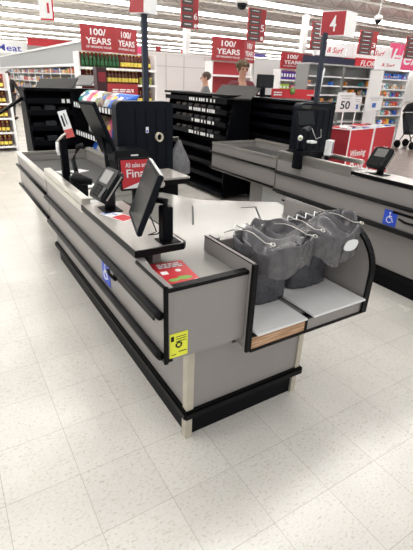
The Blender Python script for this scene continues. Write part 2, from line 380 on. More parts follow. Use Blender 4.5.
# bagging bay hung on the end of counter one
def bay():
    t = thing('bagging_bay', 'grey bagging bay with black edges and curved right end on the nearest counter', 'bagging bay', (1.4, 1.4, .50))
    y0 = 1.205; z0 = .495
    prof = [(y0, z0), (1.66, z0), (1.66, .8549), (1.90, .855), (1.90, .955), (1.45, .95)]
    for k in range(9):
        a = math.pi/2*k/8; prof.append((1.45-.245*math.sin(a), .72+.23*math.cos(a)))
    MB().prism(prof, 'x', 1.762, 1.785).build('curved_side', LAM, t)
    tr = MB()
    edge = [(y0-.004, z0)]+[(1.45-.25*math.sin(a), .72+.236*math.cos(a)) for a in [math.pi/2*k/10 for k in range(10, -1, -1)]]
    for i in range(len(edge)-1):
        (ya, za), (yb, zb) = edge[i], edge[i+1]
        d = Vector((yb-ya, zb-za)).normalized(); n = Vector((-d.y, d.x))*.012
        tr.prism([(ya, za), (yb, zb), (yb+n.x, zb+n.y), (ya+n.x, za+n.y)], 'x', 1.755, 1.792)
    tr.build('edge_trim', BLK, t)
    MB().prism([(1.215, .51), (1.598, .51), (1.598, .925), (1.215, .925)], 'x', .992, 1.018).build('left_side', LAM, t)
    MB().box(1.019, 1.05, 1.55, 1.598, .857, .925).build('corner_block', LAM, t)
    MB().box(.988, 1.013, y0-.006, y0+.009, z0-.002, .928).box(.990, .994, y0+.01, 1.598, .9255, .929).box(1.016, 1.02, y0+.01, 1.598, .9255, .929).build('edge_trim', BLK, t)
    MB().box(1.019, 1.76, 1.60, 1.62, .575, .835).build('back_panel', LAM, t)
    MB().box(1.051, 1.755, 1.57, 1.598, .80, .90).build('rear_rail', LAM, t)
    MB().box(1.0, 1.76, y0+.01, 1.60, .495, .508).box(1.019, 1.755, y0+.05, 1.60, .562, .574).build('shelf_board', LAM, t)
    MB().box(1.0135, 1.785, y0-.006, y0+.009, .486, .499).box(1.0135, 1.785, y0-.006, y0+.009, .566, .576).box(1.348, 1.362, y0-.004, y0+.20, .499, .566).build('front_frame', BLK, t)
    tag(MB().box(1.02, 1.347, y0, y0+.012, .4995, .5655).build('wood_front', WOOD, t), 'bare wood front strip')
    MB().box(1.363, 1.754, y0, y0+.012, .4995, .5655).build('grey_front', LAM, t)
    for (a, b) in ((1.03, 1.335), (1.375, 1.752)):
        tag(MB().box(a, b, 1.175, 1.598, .578, .590, .005).build('white_shelf', WHT, t), 'white shelf plate')
    MB().box(1.77, 1.784, 1.451, 1.90, .9505, .962, .003).build('edge_trim', LAM, t)
bay()
# plastic bags on wire holders
BAGM = mat('grey_plastic_film', (.125, .122, .132), .22, noise=.5, scale=26, bump=1.0, alpha=.80)
BAGI = mat('grey_bag_stack', (.06, .06, .072), .2, noise=.6, scale=40, bump=1.0)
def bagset(cx, cy, wx, wy, label, hang=.0, tilt=.06, fx=0):
    t = thing('plastic_bag_bundle', label, 'plastic bags', (cx, cy, .59))
    rnd = random.Random(int(cx*100))
    # lower packed stack of flat bags hanging from the holder
    V = []; Fc = []; n = 40; m = 14
    for i in range(m+1):
        v = i/m; z = .595+.29*v
        for k in range(n):
            a = 2*math.pi*k/n
            ca, sa = math.cos(a), math.sin(a)
            q = (abs(ca)**3+abs(sa)**3)**(-1/3)
            f = 1+.03*math.sin(9*a+v*2)+.05*(1-abs(math.sin(8*a+v)))**4
            V.append((cx+fx+ca*q*wx*.42*f*(1-.03*v), cy+.105+sa*q*wy*.27*f, z))
    for i in range(m):
        for k in range(n): Fc.append((i*n+k, i*n+(k+1) % n, (i+1)*n+(k+1) % n, (i+1)*n+k))
    Fc += [tuple(range(n))[::-1], tuple(range(m*n, m*n+n))]
    MB().add(V, Fc, True).build('bag_stack', BAGI, t)
    # opened crumpled top that flares and flops over the front
    V = []; Fc = []; n = 90; m = 22; ph = cx*9
    for i in range(m+1):
        v = i/m
        for k in range(n):
            a = 2*math.pi*k/n; ca, sa = math.cos(a), math.sin(a)
            fr = max(0, -sa)
            if v < .55:
                u = v/.55; r = .62+.42*math.sin(u*math.pi/2); z = .84+.13*u
            else:
                u = (v-.55)/.45; r = 1.04+.06*math.sin(u*math.pi)-.02*u; z = .97+.018*math.sin(u*math.pi)-(.04*u+.11*u*u)*(.35+.65*fr)
            fold = .060*math.sin(3*a+1.5*v+ph)+.048*math.sin(5*a-2.5*v+ph*2)+.022*math.sin(9*a+4*v)+.014*math.sin(16*a-5*v+ph)
            crease = -.09*(1-abs(math.sin(4*a+1.2*v+ph)))**6-.05*(1-abs(math.sin(3.5*a-2.2*v+ph*1.7)))**9+.025*(1-abs(math.sin(6.5*a+3*v)))**5
            z += .028*(1-abs(math.sin(2.5*a+ph+1.5*v)))**3*v*(1-.3*fr)+(.018*math.sin(2*a+ph)+.014*math.sin(3*a+1+ph))*v+.007*math.sin(7*a+5*v)
            q = (abs(ca)**2.4+abs(sa)**2.4)**(-1/2.4)
            V.append((cx+ca*q*wx*.5*(r+(fold+crease)*(.4+v)), cy-.01*v+sa*q*wy*.52*(r+(fold+crease)*(.3+.6*v)), z+tilt*ca*wx))
    for i in range(m):
        for k in range(n): Fc.append((i*n+k, i*n+(k+1) % n, (i+1)*n+(k+1) % n, (i+1)*n+k))
    MB().add(V, Fc, True).build('open_top', BAGM, t)
    # inner folds closing the mouth
    V = []; Fc = []; g = 22
    for i in range(g+1):
        for j in range(g+1):
            x = (i/g-.5); y = (j/g-.5); sc = 1/max(1, math.hypot(x, y)*2.05)
            d = math.hypot(x*sc, y*sc)*2
            z = .965-.075*(1-abs(math.sin(5.5*x+2.2*y+ph)))**2.2+.028*math.sin(6*y-4*x+ph)+.014*math.sin(15*x+9*y)-.02*d
            V.append((cx+x*sc*wx*1.0, cy+y*sc*wy*1.0, z+tilt*x*wx))
    for i in range(g):
        for j in range(g): Fc.append((i*(g+1)+j, (i+1)*(g+1)+j, (i+1)*(g+1)+j+1, i*(g+1)+j+1))
    MB().add(V, Fc, True).build('inner_fold', BAGM, t)
    # wire holder: two rods with looped ends
    for s in (-1, 1):
        x0 = cx+s*wx*.36
        pts = [(x0, 1.60, .925), (x0, 1.52, .965), (x0+s*.005, cy+.05, .995), (x0+s*.008, cy, .998), (x0+s*.014, cy-wy*.32, .985), (x0+s*.014, cy-wy*.45, .995)]
        MB().tube(pts, .0022, 6).build('wire_rod', STEEL, t)
        lp = [(x0+s*.014+.010*math.cos(a), cy-wy*.45+.008*math.sin(a)-.008, .995+.004*math.sin(a)) for a in [2*math.pi*k/12 for k in range(12)]]
        MB().tube(lp, .0025, 6, closed=True).build('wire_loop', STEEL, t)
    zz = [(cx-wx*.38+i*wx*.76/8, 1.52+(.018 if i % 2 else -.012), .965+(.016 if i % 2 else 0)) for i in range(9)]
    MB().tube(zz, .0042, 6).build('handle_loops', PAP, t)
    return t
b1 = bagset(1.215, 1.36, .30, .30, 'bundle of grey plastic bags flopping open over the left white shelf plate', fx=.05)
b2 = bagset(1.56, 1.40, .335, .30, 'bundle of grey plastic bags with a white print, over the right white shelf plate', fx=.03)
pr = MB(frame((1.60, 1.222, .905), (1, .05, .05), (0, .35, 1)))
pts = [(.052*math.cos(a)*(1+.15*math.sin(2*a)), .026*math.sin(a)) for a in [2*math.pi*k/20 for k in range(20)]]
pr.prism(pts, 'z', -.002, .003).build('white_print', PAP, b2)

# small things on and around counter one
def note(name, T, wd, ht, m, label, cat, lines=None, lm=None, th=.0015):
    t = thing(name, label, cat, T.translation)
    MB(T).box(-wd/2, wd/2, -ht/2, ht/2, 0, th).build('sheet', m, t)
    return t
def axes(T): 
    R = T.to_3x3(); return R @ Vector((1, 0, 0)), R @ Vector((0, 1, 0)), R @ Vector((0, 0, 1))
# yellow inspection notice on the front panel corner
T = frame((.66, 1.2335, .628), (1, 0, .0), (0, 0, 1))
t = note('inspection_notice', T, .083, .115, YEL, 'bright yellow inspection notice on the front corner of the nearest counter', 'notice')
ln = MB(T)
for k in range(3): ln.box(-.014, .034, .038-k*.011, .041-k*.011, .0016, .002)
ln.box(-.036, -.022, .022, .046, .0016, .002)
for k in range(9):
    a = 2*math.pi*k/9; ln.box(.012*math.cos(a)-.004, .012*math.cos(a)+.004, .012*math.sin(a)-.004, .012*math.sin(a)+.004, .0016, .002)
ln.box(-.034, -.012, -.046, -.042, .0016, .002).box(.0, .036, -.036, -.032, .0016, .002)
ln.build('printing', BLKP, t)
# red leaflet
T = frame((.735, 1.405, .857), (1, -.12, 0), (.12, 1, 0))
t = note('red_leaflet', T, .15, .25, RED2, 'red printed leaflet lying on the bagging top by the front left corner', 'leaflet', th=.004)
r, u, n = axes(T); o0 = T.translation
bars(o0+u*.08+n*.004, r, u, .11, .05, 3, PAP, t)
MB(T).prism([(-.0675, -.125), (.0675, -.125), (.0675, -.075), (.0, -.095), (-.0675, -.105)], 'z', .0041, .0047).build('white_border', PAP, t)
MB(T).ball((.02, .025, .0045), .014, 1, 1, .05).build('white_heart', PAP, t)
MB(T).box(-.06, -.03, .0, .03, .0041, .005).build('white_square', PAP, t)
MB(T).ball((.02, -.05, .0045), .02, 1.8, 1, .05).ball((-.03, -.06, .0045), .016, 1.6, 1, .05).build('green_print', mat('leaf_green', (.18, .35, .06), .5), t)
# access signs on both counters, and the price flyer on the ledge
def access(p, label):
    T = frame(p, (0, -1, 0), (0, 0, 1))
    t = thing('access_sign', label, 'sign', p)
    MB(T).box(-.06, .06, -.062, .062, 0, .002).build('sign_plate', BLUE, t)
    w_ = MB(T).ball((-.006, .040, .003), .008, 1, 1, .2)
    w_.tube([(-.006, .028, .003), (-.004, .002, .003), (.018, .0, .003), (.026, -.024, .003), (.034, -.024, .003)], .0042, 6)
    w_.tube([(-.005, .014, .003), (.016, .014, .003)], .0035, 6)
    w_.tube([(-.004+.024*math.cos(a), -.014+.024*math.sin(a), .003) for a in [math.radians(100+i*20) for i in range(12)]], .0036, 6)
    w_.build('wheelchair_symbol', PAP, t)
    return t
access((.5985, 1.93, .675), 'blue wheelchair access sign on the left side of the nearest counter')
q = at(390, 218, X=2.948)
access((2.9485, q.y, q.z), 'blue wheelchair access sign on the side of the farther counter')
q2 = at(402, 221, X=2.948)
T = frame((.70, 1.99, .9532), (.35, -1, 0), (1, .35, 0))
t = note('price_flyer', T, .19, .085, PAP, 'blue white and red flyer lying on the raised ledge behind the near screen', 'flyer')
MB(T).box(.0, .09, -.038, .038, .0016, .002).build('red_panel', RED2, t)
MB(T).box(-.09, -.06, -.038, .038, .0016, .002).box(-.05, -.01, .0, .01, .0016, .002).build('blue_panel', mat('pale_blue', (.25, .33, .7), .5), t)

# near customer screen, seen from its side
def near_screen():
    t = thing('touch_screen', 'black touch screen seen edge on at the near end of the raised ledge', 'screen', (.78, 1.56, .953))
    bl = Vector((.685, 1.79, 1.02)); tl = Vector((.785, 1.79, 1.28)); br = Vector((.615, 1.525, .998)); 
    u = (tl-bl); r = (br-bl)
    T = frame((tl+br)/2, r, u)
    wd, ht = r.length, u.length
    MB(T).box(-wd/2, wd/2, -ht/2, ht/2, -.024, 0, .005).build('housing', NAVY, t)
    MB(T).box(-wd/2+.014, wd/2-.014, -ht/2+.022, ht/2-.014, -.0005, .0012).build('display', SCR, t)
    tag(MB(T).box(-wd/2+.004, wd/2-.004, ht/2-.0005, ht/2+.0015, -.020, -.004).build('top_edge', GRYL, t), 'pale top edge')
    MB(T).box(-.05, .05, -.06, .05, -.055, -.0325, .005).build('rear_mount', BLKP, t)
    c = T @ Vector((0, 0, -.05))
    MB().tube([c, (.765, 1.56, 1.13), (.765, 1.56, 1.08)], .016, 8).build('hinge_arm', BLKM, t)
    MB().box(.742, .79, 1.535, 1.585, .958, 1.11, .003).build('post', BLKM, t)
    bp = MB().box(.725, .815, 1.505, 1.595, .9535, .9575, .001).build('base_plate', BLKM, t)
    MB().box(.733, .739, 1.513, 1.519, .9577, .960).box(.80, .806, 1.513, 1.519, .9577, .960).box(.80, .806, 1.582, 1.588, .9577, .960).build('bolts', BLK, bp)
    MB().tube([c+Vector((-.02, 0, -.06)), (.72, 1.56, 1.0), (.70, 1.60, .975), (.73, 1.57, .985), (.77, 1.54, 1.04)], .003, 6).build('cable', BLK, t)
near_screen()
# card terminals on a tilted stand facing the customer side
def reader(dx, dy, label, base=(.665, 2.12)):
    bx, by = base
    t = thing('card_reader', label, 'card reader', (bx+dx, by+dy, .953))
    D = Matrix.Translation((dx, dy, 0))
    up = Vector((.62, .10, .78)).normalized(); rt = Vector((.10, -1, 0)).normalized()
    c = Vector((bx+.02, by+.02, 1.095))
    T = D @ frame(c, rt, up)
    w2, h2 = .088, .094
    MB(T).prism([(-w2, -h2+.02), (-w2+.015, -h2), (w2-.015, -h2), (w2, -h2+.02), (w2, h2-.02), (w2-.02, h2), (-w2+.02, h2), (-w2, h2-.02)], 'z', -.042, 0, .005).build('housing', BLKP, t)
    MB(T).box(-.055, .045, .0, .075, .0002, .0026, .001).build('display', LCD, t)
    kp = MB(T)
    for i in range(4):
        for j in range(3): kp.box(-.055+j*.026, -.035+j*.026, -.028-i*.018, -.014-i*.018, .0, .004, .001)
    kp.build('keypad', GRYD, t)
    MB(T).box(.035, .072, -.08, -.02, 0, .006, .002).build('card_slot', SCR, t)
    tag(MB(T).box(w2-.004, w2+.002, -h2+.02, h2-.02, -.028, -.020).box(-w2+.02, w2-.02, h2-.001, h2+.001, -.024, -.020).build('silver_trim', STEEL, t), 'silver trim line')
    MB(D).tube([c+Vector((.03, 0, -.03)), (bx+.045, by, 1.00), (bx+.04, by, .958)], [.03, .028, .03], 10).build('stem', BLKP, t)
    MB(D).box(bx-.01, bx+.09, by-.065, by+.065, .9535, .9585, .001).build('base_plate', BLKM, t)
    return t
reader(0, 0, 'black card reader on a stand behind the touch screen of the nearest counter')
r2 = reader(2.35, .12, 'black card reader standing on the white ledge of the farther counter', (.665, 2.07))
MB(Matrix.Translation((2.35, .12, 0))).tube([(.62, 2.10, 1.0), (.60, 2.13, .97), (.61, 2.18, .957), (.66, 2.2, .956), (.70, 2.14, .957)], .0035, 6).build('cable', PAP, r2)
# "all sales are final" display
def final_sign():
    p = at(137, 174, Y=2.42); r = Vector((1, -.06, 0)).normalized(); u = Vector((.03, .14, 1)).normalized()
    t = thing('notice_screen', 'black framed red notice screen reading All sales are Final behind the card reader', 'screen', (p.x, p.y, .857))
    T = frame(p, r, u); w2, h2 = .108, .098
    fr = MB(T).box(-w2, w2, -h2, h2, -.025, -.001, .004).build('frame', BLKP, t)
    MB(T).box(-w2+.01, w2-.01, -h2+.012, h2-.012, -.0012, .0012).build('red_face', RED2, t)
    rr, uu, nn = axes(T)
    text('lettering', 'All sales are', p+uu*.055+nn*.001, rr, uu, .14, .028, PAP, t, .001, .004)
    text('lettering', 'Final', p+uu*.005+nn*.001+rr*(-.002), rr, uu, .13, .05, PAP, t, .001, .01)
    MB(T).prism([(-w2+.011, -h2+.013), (w2-.011, -h2+.013), (w2-.011, -h2+.033), (.02, -h2+.05)], 'z', .0013, .0018).build('white_swoosh', PAP, t)
    MB().box(p.x-.02, p.x+.02, p.y+.02, p.y+.05, .86, p.z-.02, .002).box(p.x-.06, p.x+.06, p.y-.04, p.y+.08, .856, .862, .001).build('stand', BLKM, t)
final_sign()
# post with a tall price tag, bent arm and papers by the belt
t = thing('tag_post', 'black post with a white and red tag on top by the belt', 'post', (.70, 3.0, .84))
MB().box(.675, .725, 2.99, 3.035, .8365, 1.22, .006).box(.665, .76, 2.982, 3.08, .8355, .843).build('post', BLKM, t)
T = frame(at(66.2, 124.5, Y=2.97), (1, -.2, .25), (.12, .1, 1))
tg = MB(T).box(-.028, .028, -.085, .088, -.003, 0).build('tag', PAP, t)
MB(T).box(-.0275, .0275, -.085, -.03, .0003, .001).build('red_band', mat('soft_red', (.6, .10, .09), .5), tg)
MB(T).box(-.018, -.006, -.01, .06, .0003, .001).box(.004, .01, .0, .07, .0003, .001).build('printing', GRYD, tg)
MB().tube([at(57, 142, Y=2.95), at(62, 136, Y=2.95), at(66, 133, Y=2.96)], .008, 8).build('grip', STEEL, t)
MB().tube([at(57, 142, Y=2.95), at(57.5, 150, Y=2.95), at(59, 155, Y=2.95)], .01, 8).build('white_clip', PAP, t)
t = thing('hand_scanner', 'black bent arm holding a hand scanner between the tag post and the card reader', 'scanner', (.83, 2.9, .86))
MB().tube([at(78, 178, Y=2.85), at(73, 160, Y=2.88), at(78, 147, Y=2.9), at(83, 146, Y=2.9)], [.016, .016, .018, .024], 8).build('arm', BLKP, t)
MB().tube([at(74, 176, Y=2.80), at(82, 180, Y=2.76), at(92, 182, Y=2.72)], [.035, .035, .02], 10).build('scanner_head', BLKP, t)
q = at(78, 178, Y=2.85)
MB().box(q.x-.05, q.x+.05, 2.80, 2.90, .8585, q.z+.01, .004).build('cradle', BLKP, t)
for (px, py, Y, wd, ht, rz, lab) in ((74, 169, 3.15, .24, .12, .5, 'white receipt lying on the belt just behind the hand scanner'), (83, 183, 2.60, .20, .12, .1, 'white paper slip on the steel bed left of the card reader'), (66, 170, 3.6, .10, .22, .2, 'white paper strip on the belt beside the tag post')):
    q = at(px, py, Z=.862)
    zz = .8362 if q.y > 3.0 else (.8585 if q.y > 2.72 else .8562)
    T = frame((q.x, q.y, zz), (math.cos(rz), math.sin(rz), 0), (-math.sin(rz), math.cos(rz), 0))
    o = MB(T).box(-wd/2, wd/2, -ht/2, ht/2, 0, .002).build('paper_slip', PAP); tag(o, lab, 'paper')
# register monitor behind (dark, seen edge on)
def register_screen():
    t = thing('register_monitor', 'dark register monitor leaning to the left beyond the red notice screen', 'monitor', (1.16, 3.35, .86))
    a_ = at(82, 107, Y=3.3); b_ = at(96, 105, Y=3.15); c_ = at(112, 151, Y=3.15)
    T = frame((a_+c_)/2, (b_-a_), Vector((-.06, .02, 1)))
    c0 = (a_+c_)/2
    T = frame(c0, Vector((.34, -.94, 0)), Vector((-.46, -.16, 1)))
    MB(T).box(-.09, .09, -.21, .21, -.03, 0, .006).build('housing', NAVY, t)
    MB(T).box(-.078, .078, -.195, .195, 0, .0015).build('display', SCR, t)
    MB().tube([T @ Vector((0, -.05, -.025)), (1.04, 3.12, 1.0), (1.04, 3.12, .842)], .018, 8).build('stand', BLKM, t)
    return c0
c0 = register_screen()
# black display board / cabinet on the cashier side with its lane light pole
def lane_board(dx, dy, label):
    t = thing('lane_board', label, 'lane cabinet', (1.5+dx, 3.5+dy, 0))
    T = Matrix.Translation((dx, dy, 0))
    pr_ = []
    for (cx_, cz_, a0) in ((1.72, .84, -90), (1.72, 1.385, 0), (1.30, 1.385, 90)):
        for k in range(6):
            a = math.radians(a0+18*k); pr_.append((cx_+.05*math.cos(a), cz_+.05*math.sin(a)))
    pr_ += [(1.25, .94), (1.345, .94), (1.345, .79)]
    MB(T).prism(pr_, 'y', 3.45, 3.56).build('board', NAVY, t)
    rib = MB(T)
    for k in range(1, 5): rib.box(1.32+k*.095, 1.326+k*.095, 3.446, 3.4499, .86, 1.38)
    rib.build('face_ribs', BLKM, t)
    MB(T).box(1.49, 1.65, 3.461, 3.60, 0, .79).build('pedestal', BLKM, t)
    return t
lane_board(0, 0, 'big black rounded board behind the near screen with a tape roll on it')
lb2 = lane_board(2.02, .0, 'black rounded board behind the farther counter, at the foot of the number 4 sign pole')
# stuff hung on board one
p = at(159, 137, Y=3.44)
T = frame((p.x, 3.449, p.z), (1, 0, 0), (0, 0, 1))
tp = MB(T); n = 20
V = []; Fc = []
for k in range(n):
    a = 2*math.pi*k/n; e = 1.15
    for (r_, z_) in ((.034, 0), (.034, .03), (.024, .03), (.024, 0)): V.append((r_*math.cos(a), r_*e*math.sin(a), z_))
for k in range(n):
    for j in range(4): Fc.append((k*4+j, k*4+(j+1) % 4, ((k+1) % n)*4+(j+1) % 4, ((k+1) % n)*4+j))
tag(tp.add(V, Fc).build('tape_roll', mat('masking_tape', (.66, .60, .48), .6)), 'cream roll of tape hanging on the big black board', 'tape roll')
p = at(147.5, 130, Y=3.44); T = frame((p.x, 3.4455, p.z), (1, 0, 0), (0, 0, 1))
t = thing('label_sticker', 'small white and blue sticker on the black board left of the tape roll', 'sticker', T.translation)
MB(T).box(-.013, .013, -.024, .024, 0, .001).build('sheet', PAP, t); MB(T).box(-.008, .008, -.018, -.002, .001, .0015).build('blue_print', BLUE, t)
# lane sign poles
def lane_sign(px, base, A, B, Cc, hgt, num, label, zb):
    t = thing('lane_sign', label, 'lane sign', base)
    MB().box(base[0]-.022, base[0]+.022, base[1]-.022, base[1]+.022, base[2], zb+.02, .004).build('pole', POLE, t)
    A, B, Cc = Vector(A), Vector(B), Vector(Cc); D_ = A+(Cc-B)
    hd = MB().prism([(v.x, v.y) for v in (A, B, Cc, D_)], 'z', zb, zb+hgt).build('light_box', WHT, t)
    r = (B-A).normalized(); n_ = r.cross(Vector((0, 0, 1))); wd = (B-A).length
    m = (A+B)/2; T = frame((m.x, m.y, zb+hgt/2), r, (0, 0, 1))
    MB(T).box(-wd/2+.005, wd/2-.005, -hgt/2+.008, hgt/2-.008, .0003, .003).build('red_panel', RED, hd)
    if num: text('number', num, (m.x, m.y, zb+hgt/2), r, (0, 0, 1), wd*.26, hgt*.62, PAP, hd, .004, .01)
A = at(319.6, 35, Y=3.62); B = at(344, 34, Y=3.42); Cc = at(354.8, 33, Y=3.47)
lane_sign(0, (3.53, 3.50, 1.436), A, B, Cc, .225, '4', 'red and white number 4 lane sign on a black pole', 2.075)
p = at(146.2, 100, Y=3.5)
A = at(130, 13, Y=3.62); B = at(144.5, 13, Y=3.42); Cc = at(157, 12, Y=3.47)
lane_sign(0, (p.x, 3.505, 1.436), A, B, Cc, .25, '', 'lane sign on a black pole cut by the top edge above the big board', 2.065)
q = at(147, 28, Y=3.48); 
# hanging grey bag
def hang_bag():
    p = at(180, 140, Y=3.60); b = at(180, 175, Y=3.6)
    t = thing('hanging_bag', 'crumpled grey plastic bag hanging to the right of the big black board', 'plastic bag', (p.x, 3.6, b.z))
    V = []; Fc = []; n = 24; m = 12; H = p.z-b.z
    for i in range(m+1):
        v = i/m
        for k in range(n):
            a = 2*math.pi*k/n; w_ = (.015+.105*min(1, v*1.5)) * (1 + .12*math.sin(5*a+4*v)+.06*math.sin(9*a))
            V.append((p.x+w_*math.cos(a)-.012*v, 3.62+w_*.45*math.sin(a), p.z-H*v*(1+.04*math.sin(3*a))))
    for i in range(m):
        for k in range(n): Fc.append((i*n+k, i*n+(k+1) % n, (i+1)*n+(k+1) % n, (i+1)*n+k))
    MB().add(V, Fc, True).build('bag', mat('pale_grey_bag', (.16, .16, .17), .3, noise=.4, scale=30, bump=.8), t)
    MB().tube([(p.x, 3.62, p.z-.02), (p.x-.02, 3.60, p.z+.03), (1.77, 3.55, p.z+.03)], .004, 6).build('hook', STEEL, t)
hang_bag()
# small cashier side stand
a_ = at(160, 184, Z=.90); b_ = at(179, 174, Z=.90)
t = thing('cashier_stand', 'small grey topped stand with a black front between the near screen and hanging bag', 'stand', (1.55, 3.0, 0))
MB().box(1.345, 1.66, 2.93, 3.30, .885, .90, .003).build('top', LAM2, t)
MB().box(1.35, 1.655, 2.935, 3.295, .845, .884).build('apron', BLK, t)
MB().box(1.49, 1.64, 3.10, 3.29, .0, .844).build('body', BLKM, t)
t = thing('receipt_printer', 'black receipt printer with a small white label, above the red notice screen', 'printer', at(129, 156, Y=3.2))
q = at(132, 156, Y=3.2)
PX = q.x
MB().prism([(q.x-.16, q.z-.03), (q.x+.12, q.z-.03), (q.x+.12, q.z+.03), (q.x+.08, q.z+.055), (q.x-.16, q.z+.05)], 'y', 3.15, 3.38, .006).build('housing', BLKP, t)
MB().box(q.x-.03, q.x+.03, 3.14, 3.152, q.z+.01, q.z+.02).build('label', PAP, t)
MB().box(q.x-.14, q.x+.10, 3.17, 3.36, .8355, q.z-.0305).build('riser', BLKM, t)
# farther counter cashier gear
t = thing('register_terminal', 'black register terminal with a tilted screen behind the farther counter', 'register', (3.45, 3.3, .86))
s0 = at(306, 118, Y=3.25)
T = frame(s0, (.97, -.24, .06), (.22, .35, 1))
MB(T).box(-.10, .10, -.075, .075, -.03, 0, .006).build('screen_housing', BLKP, t)
MB(T).box(-.085, .085, -.062, .062, 0, .0015).build('display', SCR, t)
g = at(318, 107, Y=3.3)
MB().prism([(g.x-.13, g.z-.02), (g.x+.14, g.z-.03), (g.x+.14, g.z-.015), (g.x-.10, g.z+.015)], 'y', 3.28, 3.42, .003).build('hood', GRYD, t)
MB().tube([T @ Vector((.03, -.03, -.03)), (s0.x+.06, 3.32, 1.10), (s0.x+.06, 3.32, .95)], .02, 8).box(s0.x-.05, s0.x+.28, 3.18, 3.44, .93, .975, .01).box(s0.x-.02, s0.x+.25, 3.2, 3.42, .8355, .93).build('body', BLKP, t)
v = at(318, 130, Y=3.25); MB().tube([at(312, 128, Y=3.27), at(314, 134, Y=3.25), at(316, 139, Y=3.24), at(321, 137, Y=3.26), at(321, 129, Y=3.28)], .004, 6).build('cable', GRYL, t)
t = thing('scanner_post', 'dark blue scanner post with a round white and green sticker behind the farther counter', 'scanner', (3.10, 3.05, .93))
MB().tube([at(300, 152, Y=3.05), at(301, 138, Y=3.05), at(304, 131, Y=3.05), at(309, 128, Y=3.08)], [.035, .034, .03, .026], 12).build('post', NAVY, t)
q = at(300.5, 152, Y=3.05); MB().box(q.x-.06, q.x+.06, 2.99, 3.09, .8585, q.z+.01, .004).build('base', BLKM, t)
q = at(300.3, 138, Y=3.01); T = frame((q.x, q.y, q.z), (.95, -.3, 0), (0, 0, 1))
st = MB(T).lathe([(.026, 0), (.026, .003)], 20).build('sticker', PAP, t); MB(T).lathe([(.012, .0031), (.012, .0045)], 14).build('green_centre', mat('lime', (.35, .5, .08), .5), st)
q = at(328, 150, Y=3.2)
t = thing('receipt_box', 'white and violet paper box beside the board at the farther counter', 'box', (q.x, 3.2, .9))
T = frame(at(332, 148, Y=3.1), (.9, .4, 0), (.05, 0, 1))
MB(T).box(-.05, .05, -.075, .075, -.06, 0, .002).build('carton', PAP, t); MB(T).box(.0, .04, -.06, .055, .0005, .0015).build('print', mat('violet_grey', (.22, .15, .25), .5), t)
MB(T).box(-.03, .03, -.12, -.0755, -.05, -.01).build('holder', BLKM, t)
q = at(312.5, 142, Y=3.15); o = MB().box(q.x-.04, q.x+.04, 3.12, 3.2, q.z-.012, q.z+.012, .006).build('receipt_roll', PAP); tag(o, 'small white receipt curl below the tilted screen of the farther register', 'receipt')
# black hose hook next to farther access sign

# ================================================================ RACKS AND GOODS BEHIND THE LANES
def prect(x0, y0, x1, y1, Y):
    xc, yc = (x0+x1)/2, (y0+y1)/2
    return at(x0, yc, Y=Y).x, at(x1, yc, Y=Y).x, at(xc, y1, Y=Y).z, at(xc, y0, Y=Y).z
def rack(label, loc, rz, wd, dp, ht, zs, cap=False, tagrows=(), tagrange=(-.9, .9)):
    """black shelf rack, front on local -Y, origin at the front centre"""
    t = thing('candy_rack', label, 'rack', loc, rz)
    T = ROOT[t.name]; mb = lambda: MB(T)
    mb().box(-wd/2, wd/2, dp-.03, dp, .10, ht).build('back_panel', BLKM, t)
    for s in (-1, 1): mb().prism([(.08, .10), (dp-.031, .10), (dp-.031, ht), (.12, ht), (0, ht*.55), (0, .2)], 'x', s*wd/2-.012, s*wd/2+.012).build('side_panel', BLKM, t)
    mb().box(-wd/2-.01, wd/2+.01, -.02, dp, .05, .0995, .004).build('base', BLKM, t)
    for s in (-1, 1): mb().lathe([(.03, 0), (.03, .02), (.012, .025), (.012, .0495)], 10, (s*(wd/2-.1), .06, 0)).build('foot', STEEL, t)
    for i, z in enumerate(zs):
        sh = mb().prism([(.02, z), (dp-.032, z), (dp-.032, z+.012), (.02, z+.012), (.02, z+.03), (.008, z+.03), (.008, z-.03), (.02, z-.03)], 'x', -wd/2+.013, wd/2-.013).build('shelf', BLKM, t)
        if i in tagrows:
            k = tagrange[0]
            while k < tagrange[1]:
                if random.random() < .8: mb().box(k, k+.035, .002, .0075, z-.022, z+.022).build('price_tag', PAP, sh)
                k += random.choice((.05, .06, .09))
    if cap: mb().box(-wd/2-.02, wd/2+.02, 0, dp+.01, ht, ht+.03, .006).build('top_cap', BLKM, t)
    return t
rack('tall black impulse rack standing past the far end of the farther counter', (3.40, 5.98, 0), -math.pi/2, 1.9, .42, 1.42, (.28, .48, .68, .88, 1.06, 1.22, 1.36), True, (3, 4, 5, 6), (-.1, .62))
rack('long black rack right behind the belt of the farther counter', (3.87, 5.0, 0), -math.pi/2, 2.3, .34, 1.40, (.75, .92, 1.08, 1.22, 1.34), True, (4,), (-.9, -.1))
rack('black impulse rack past the far end of the nearest counter, left of the crisps', (1.20, 5.5, 0), 0, .54, .45, 1.44, (.25, .45, .65, .85, 1.02, 1.20, 1.33), True, (6,), (.0, .2))
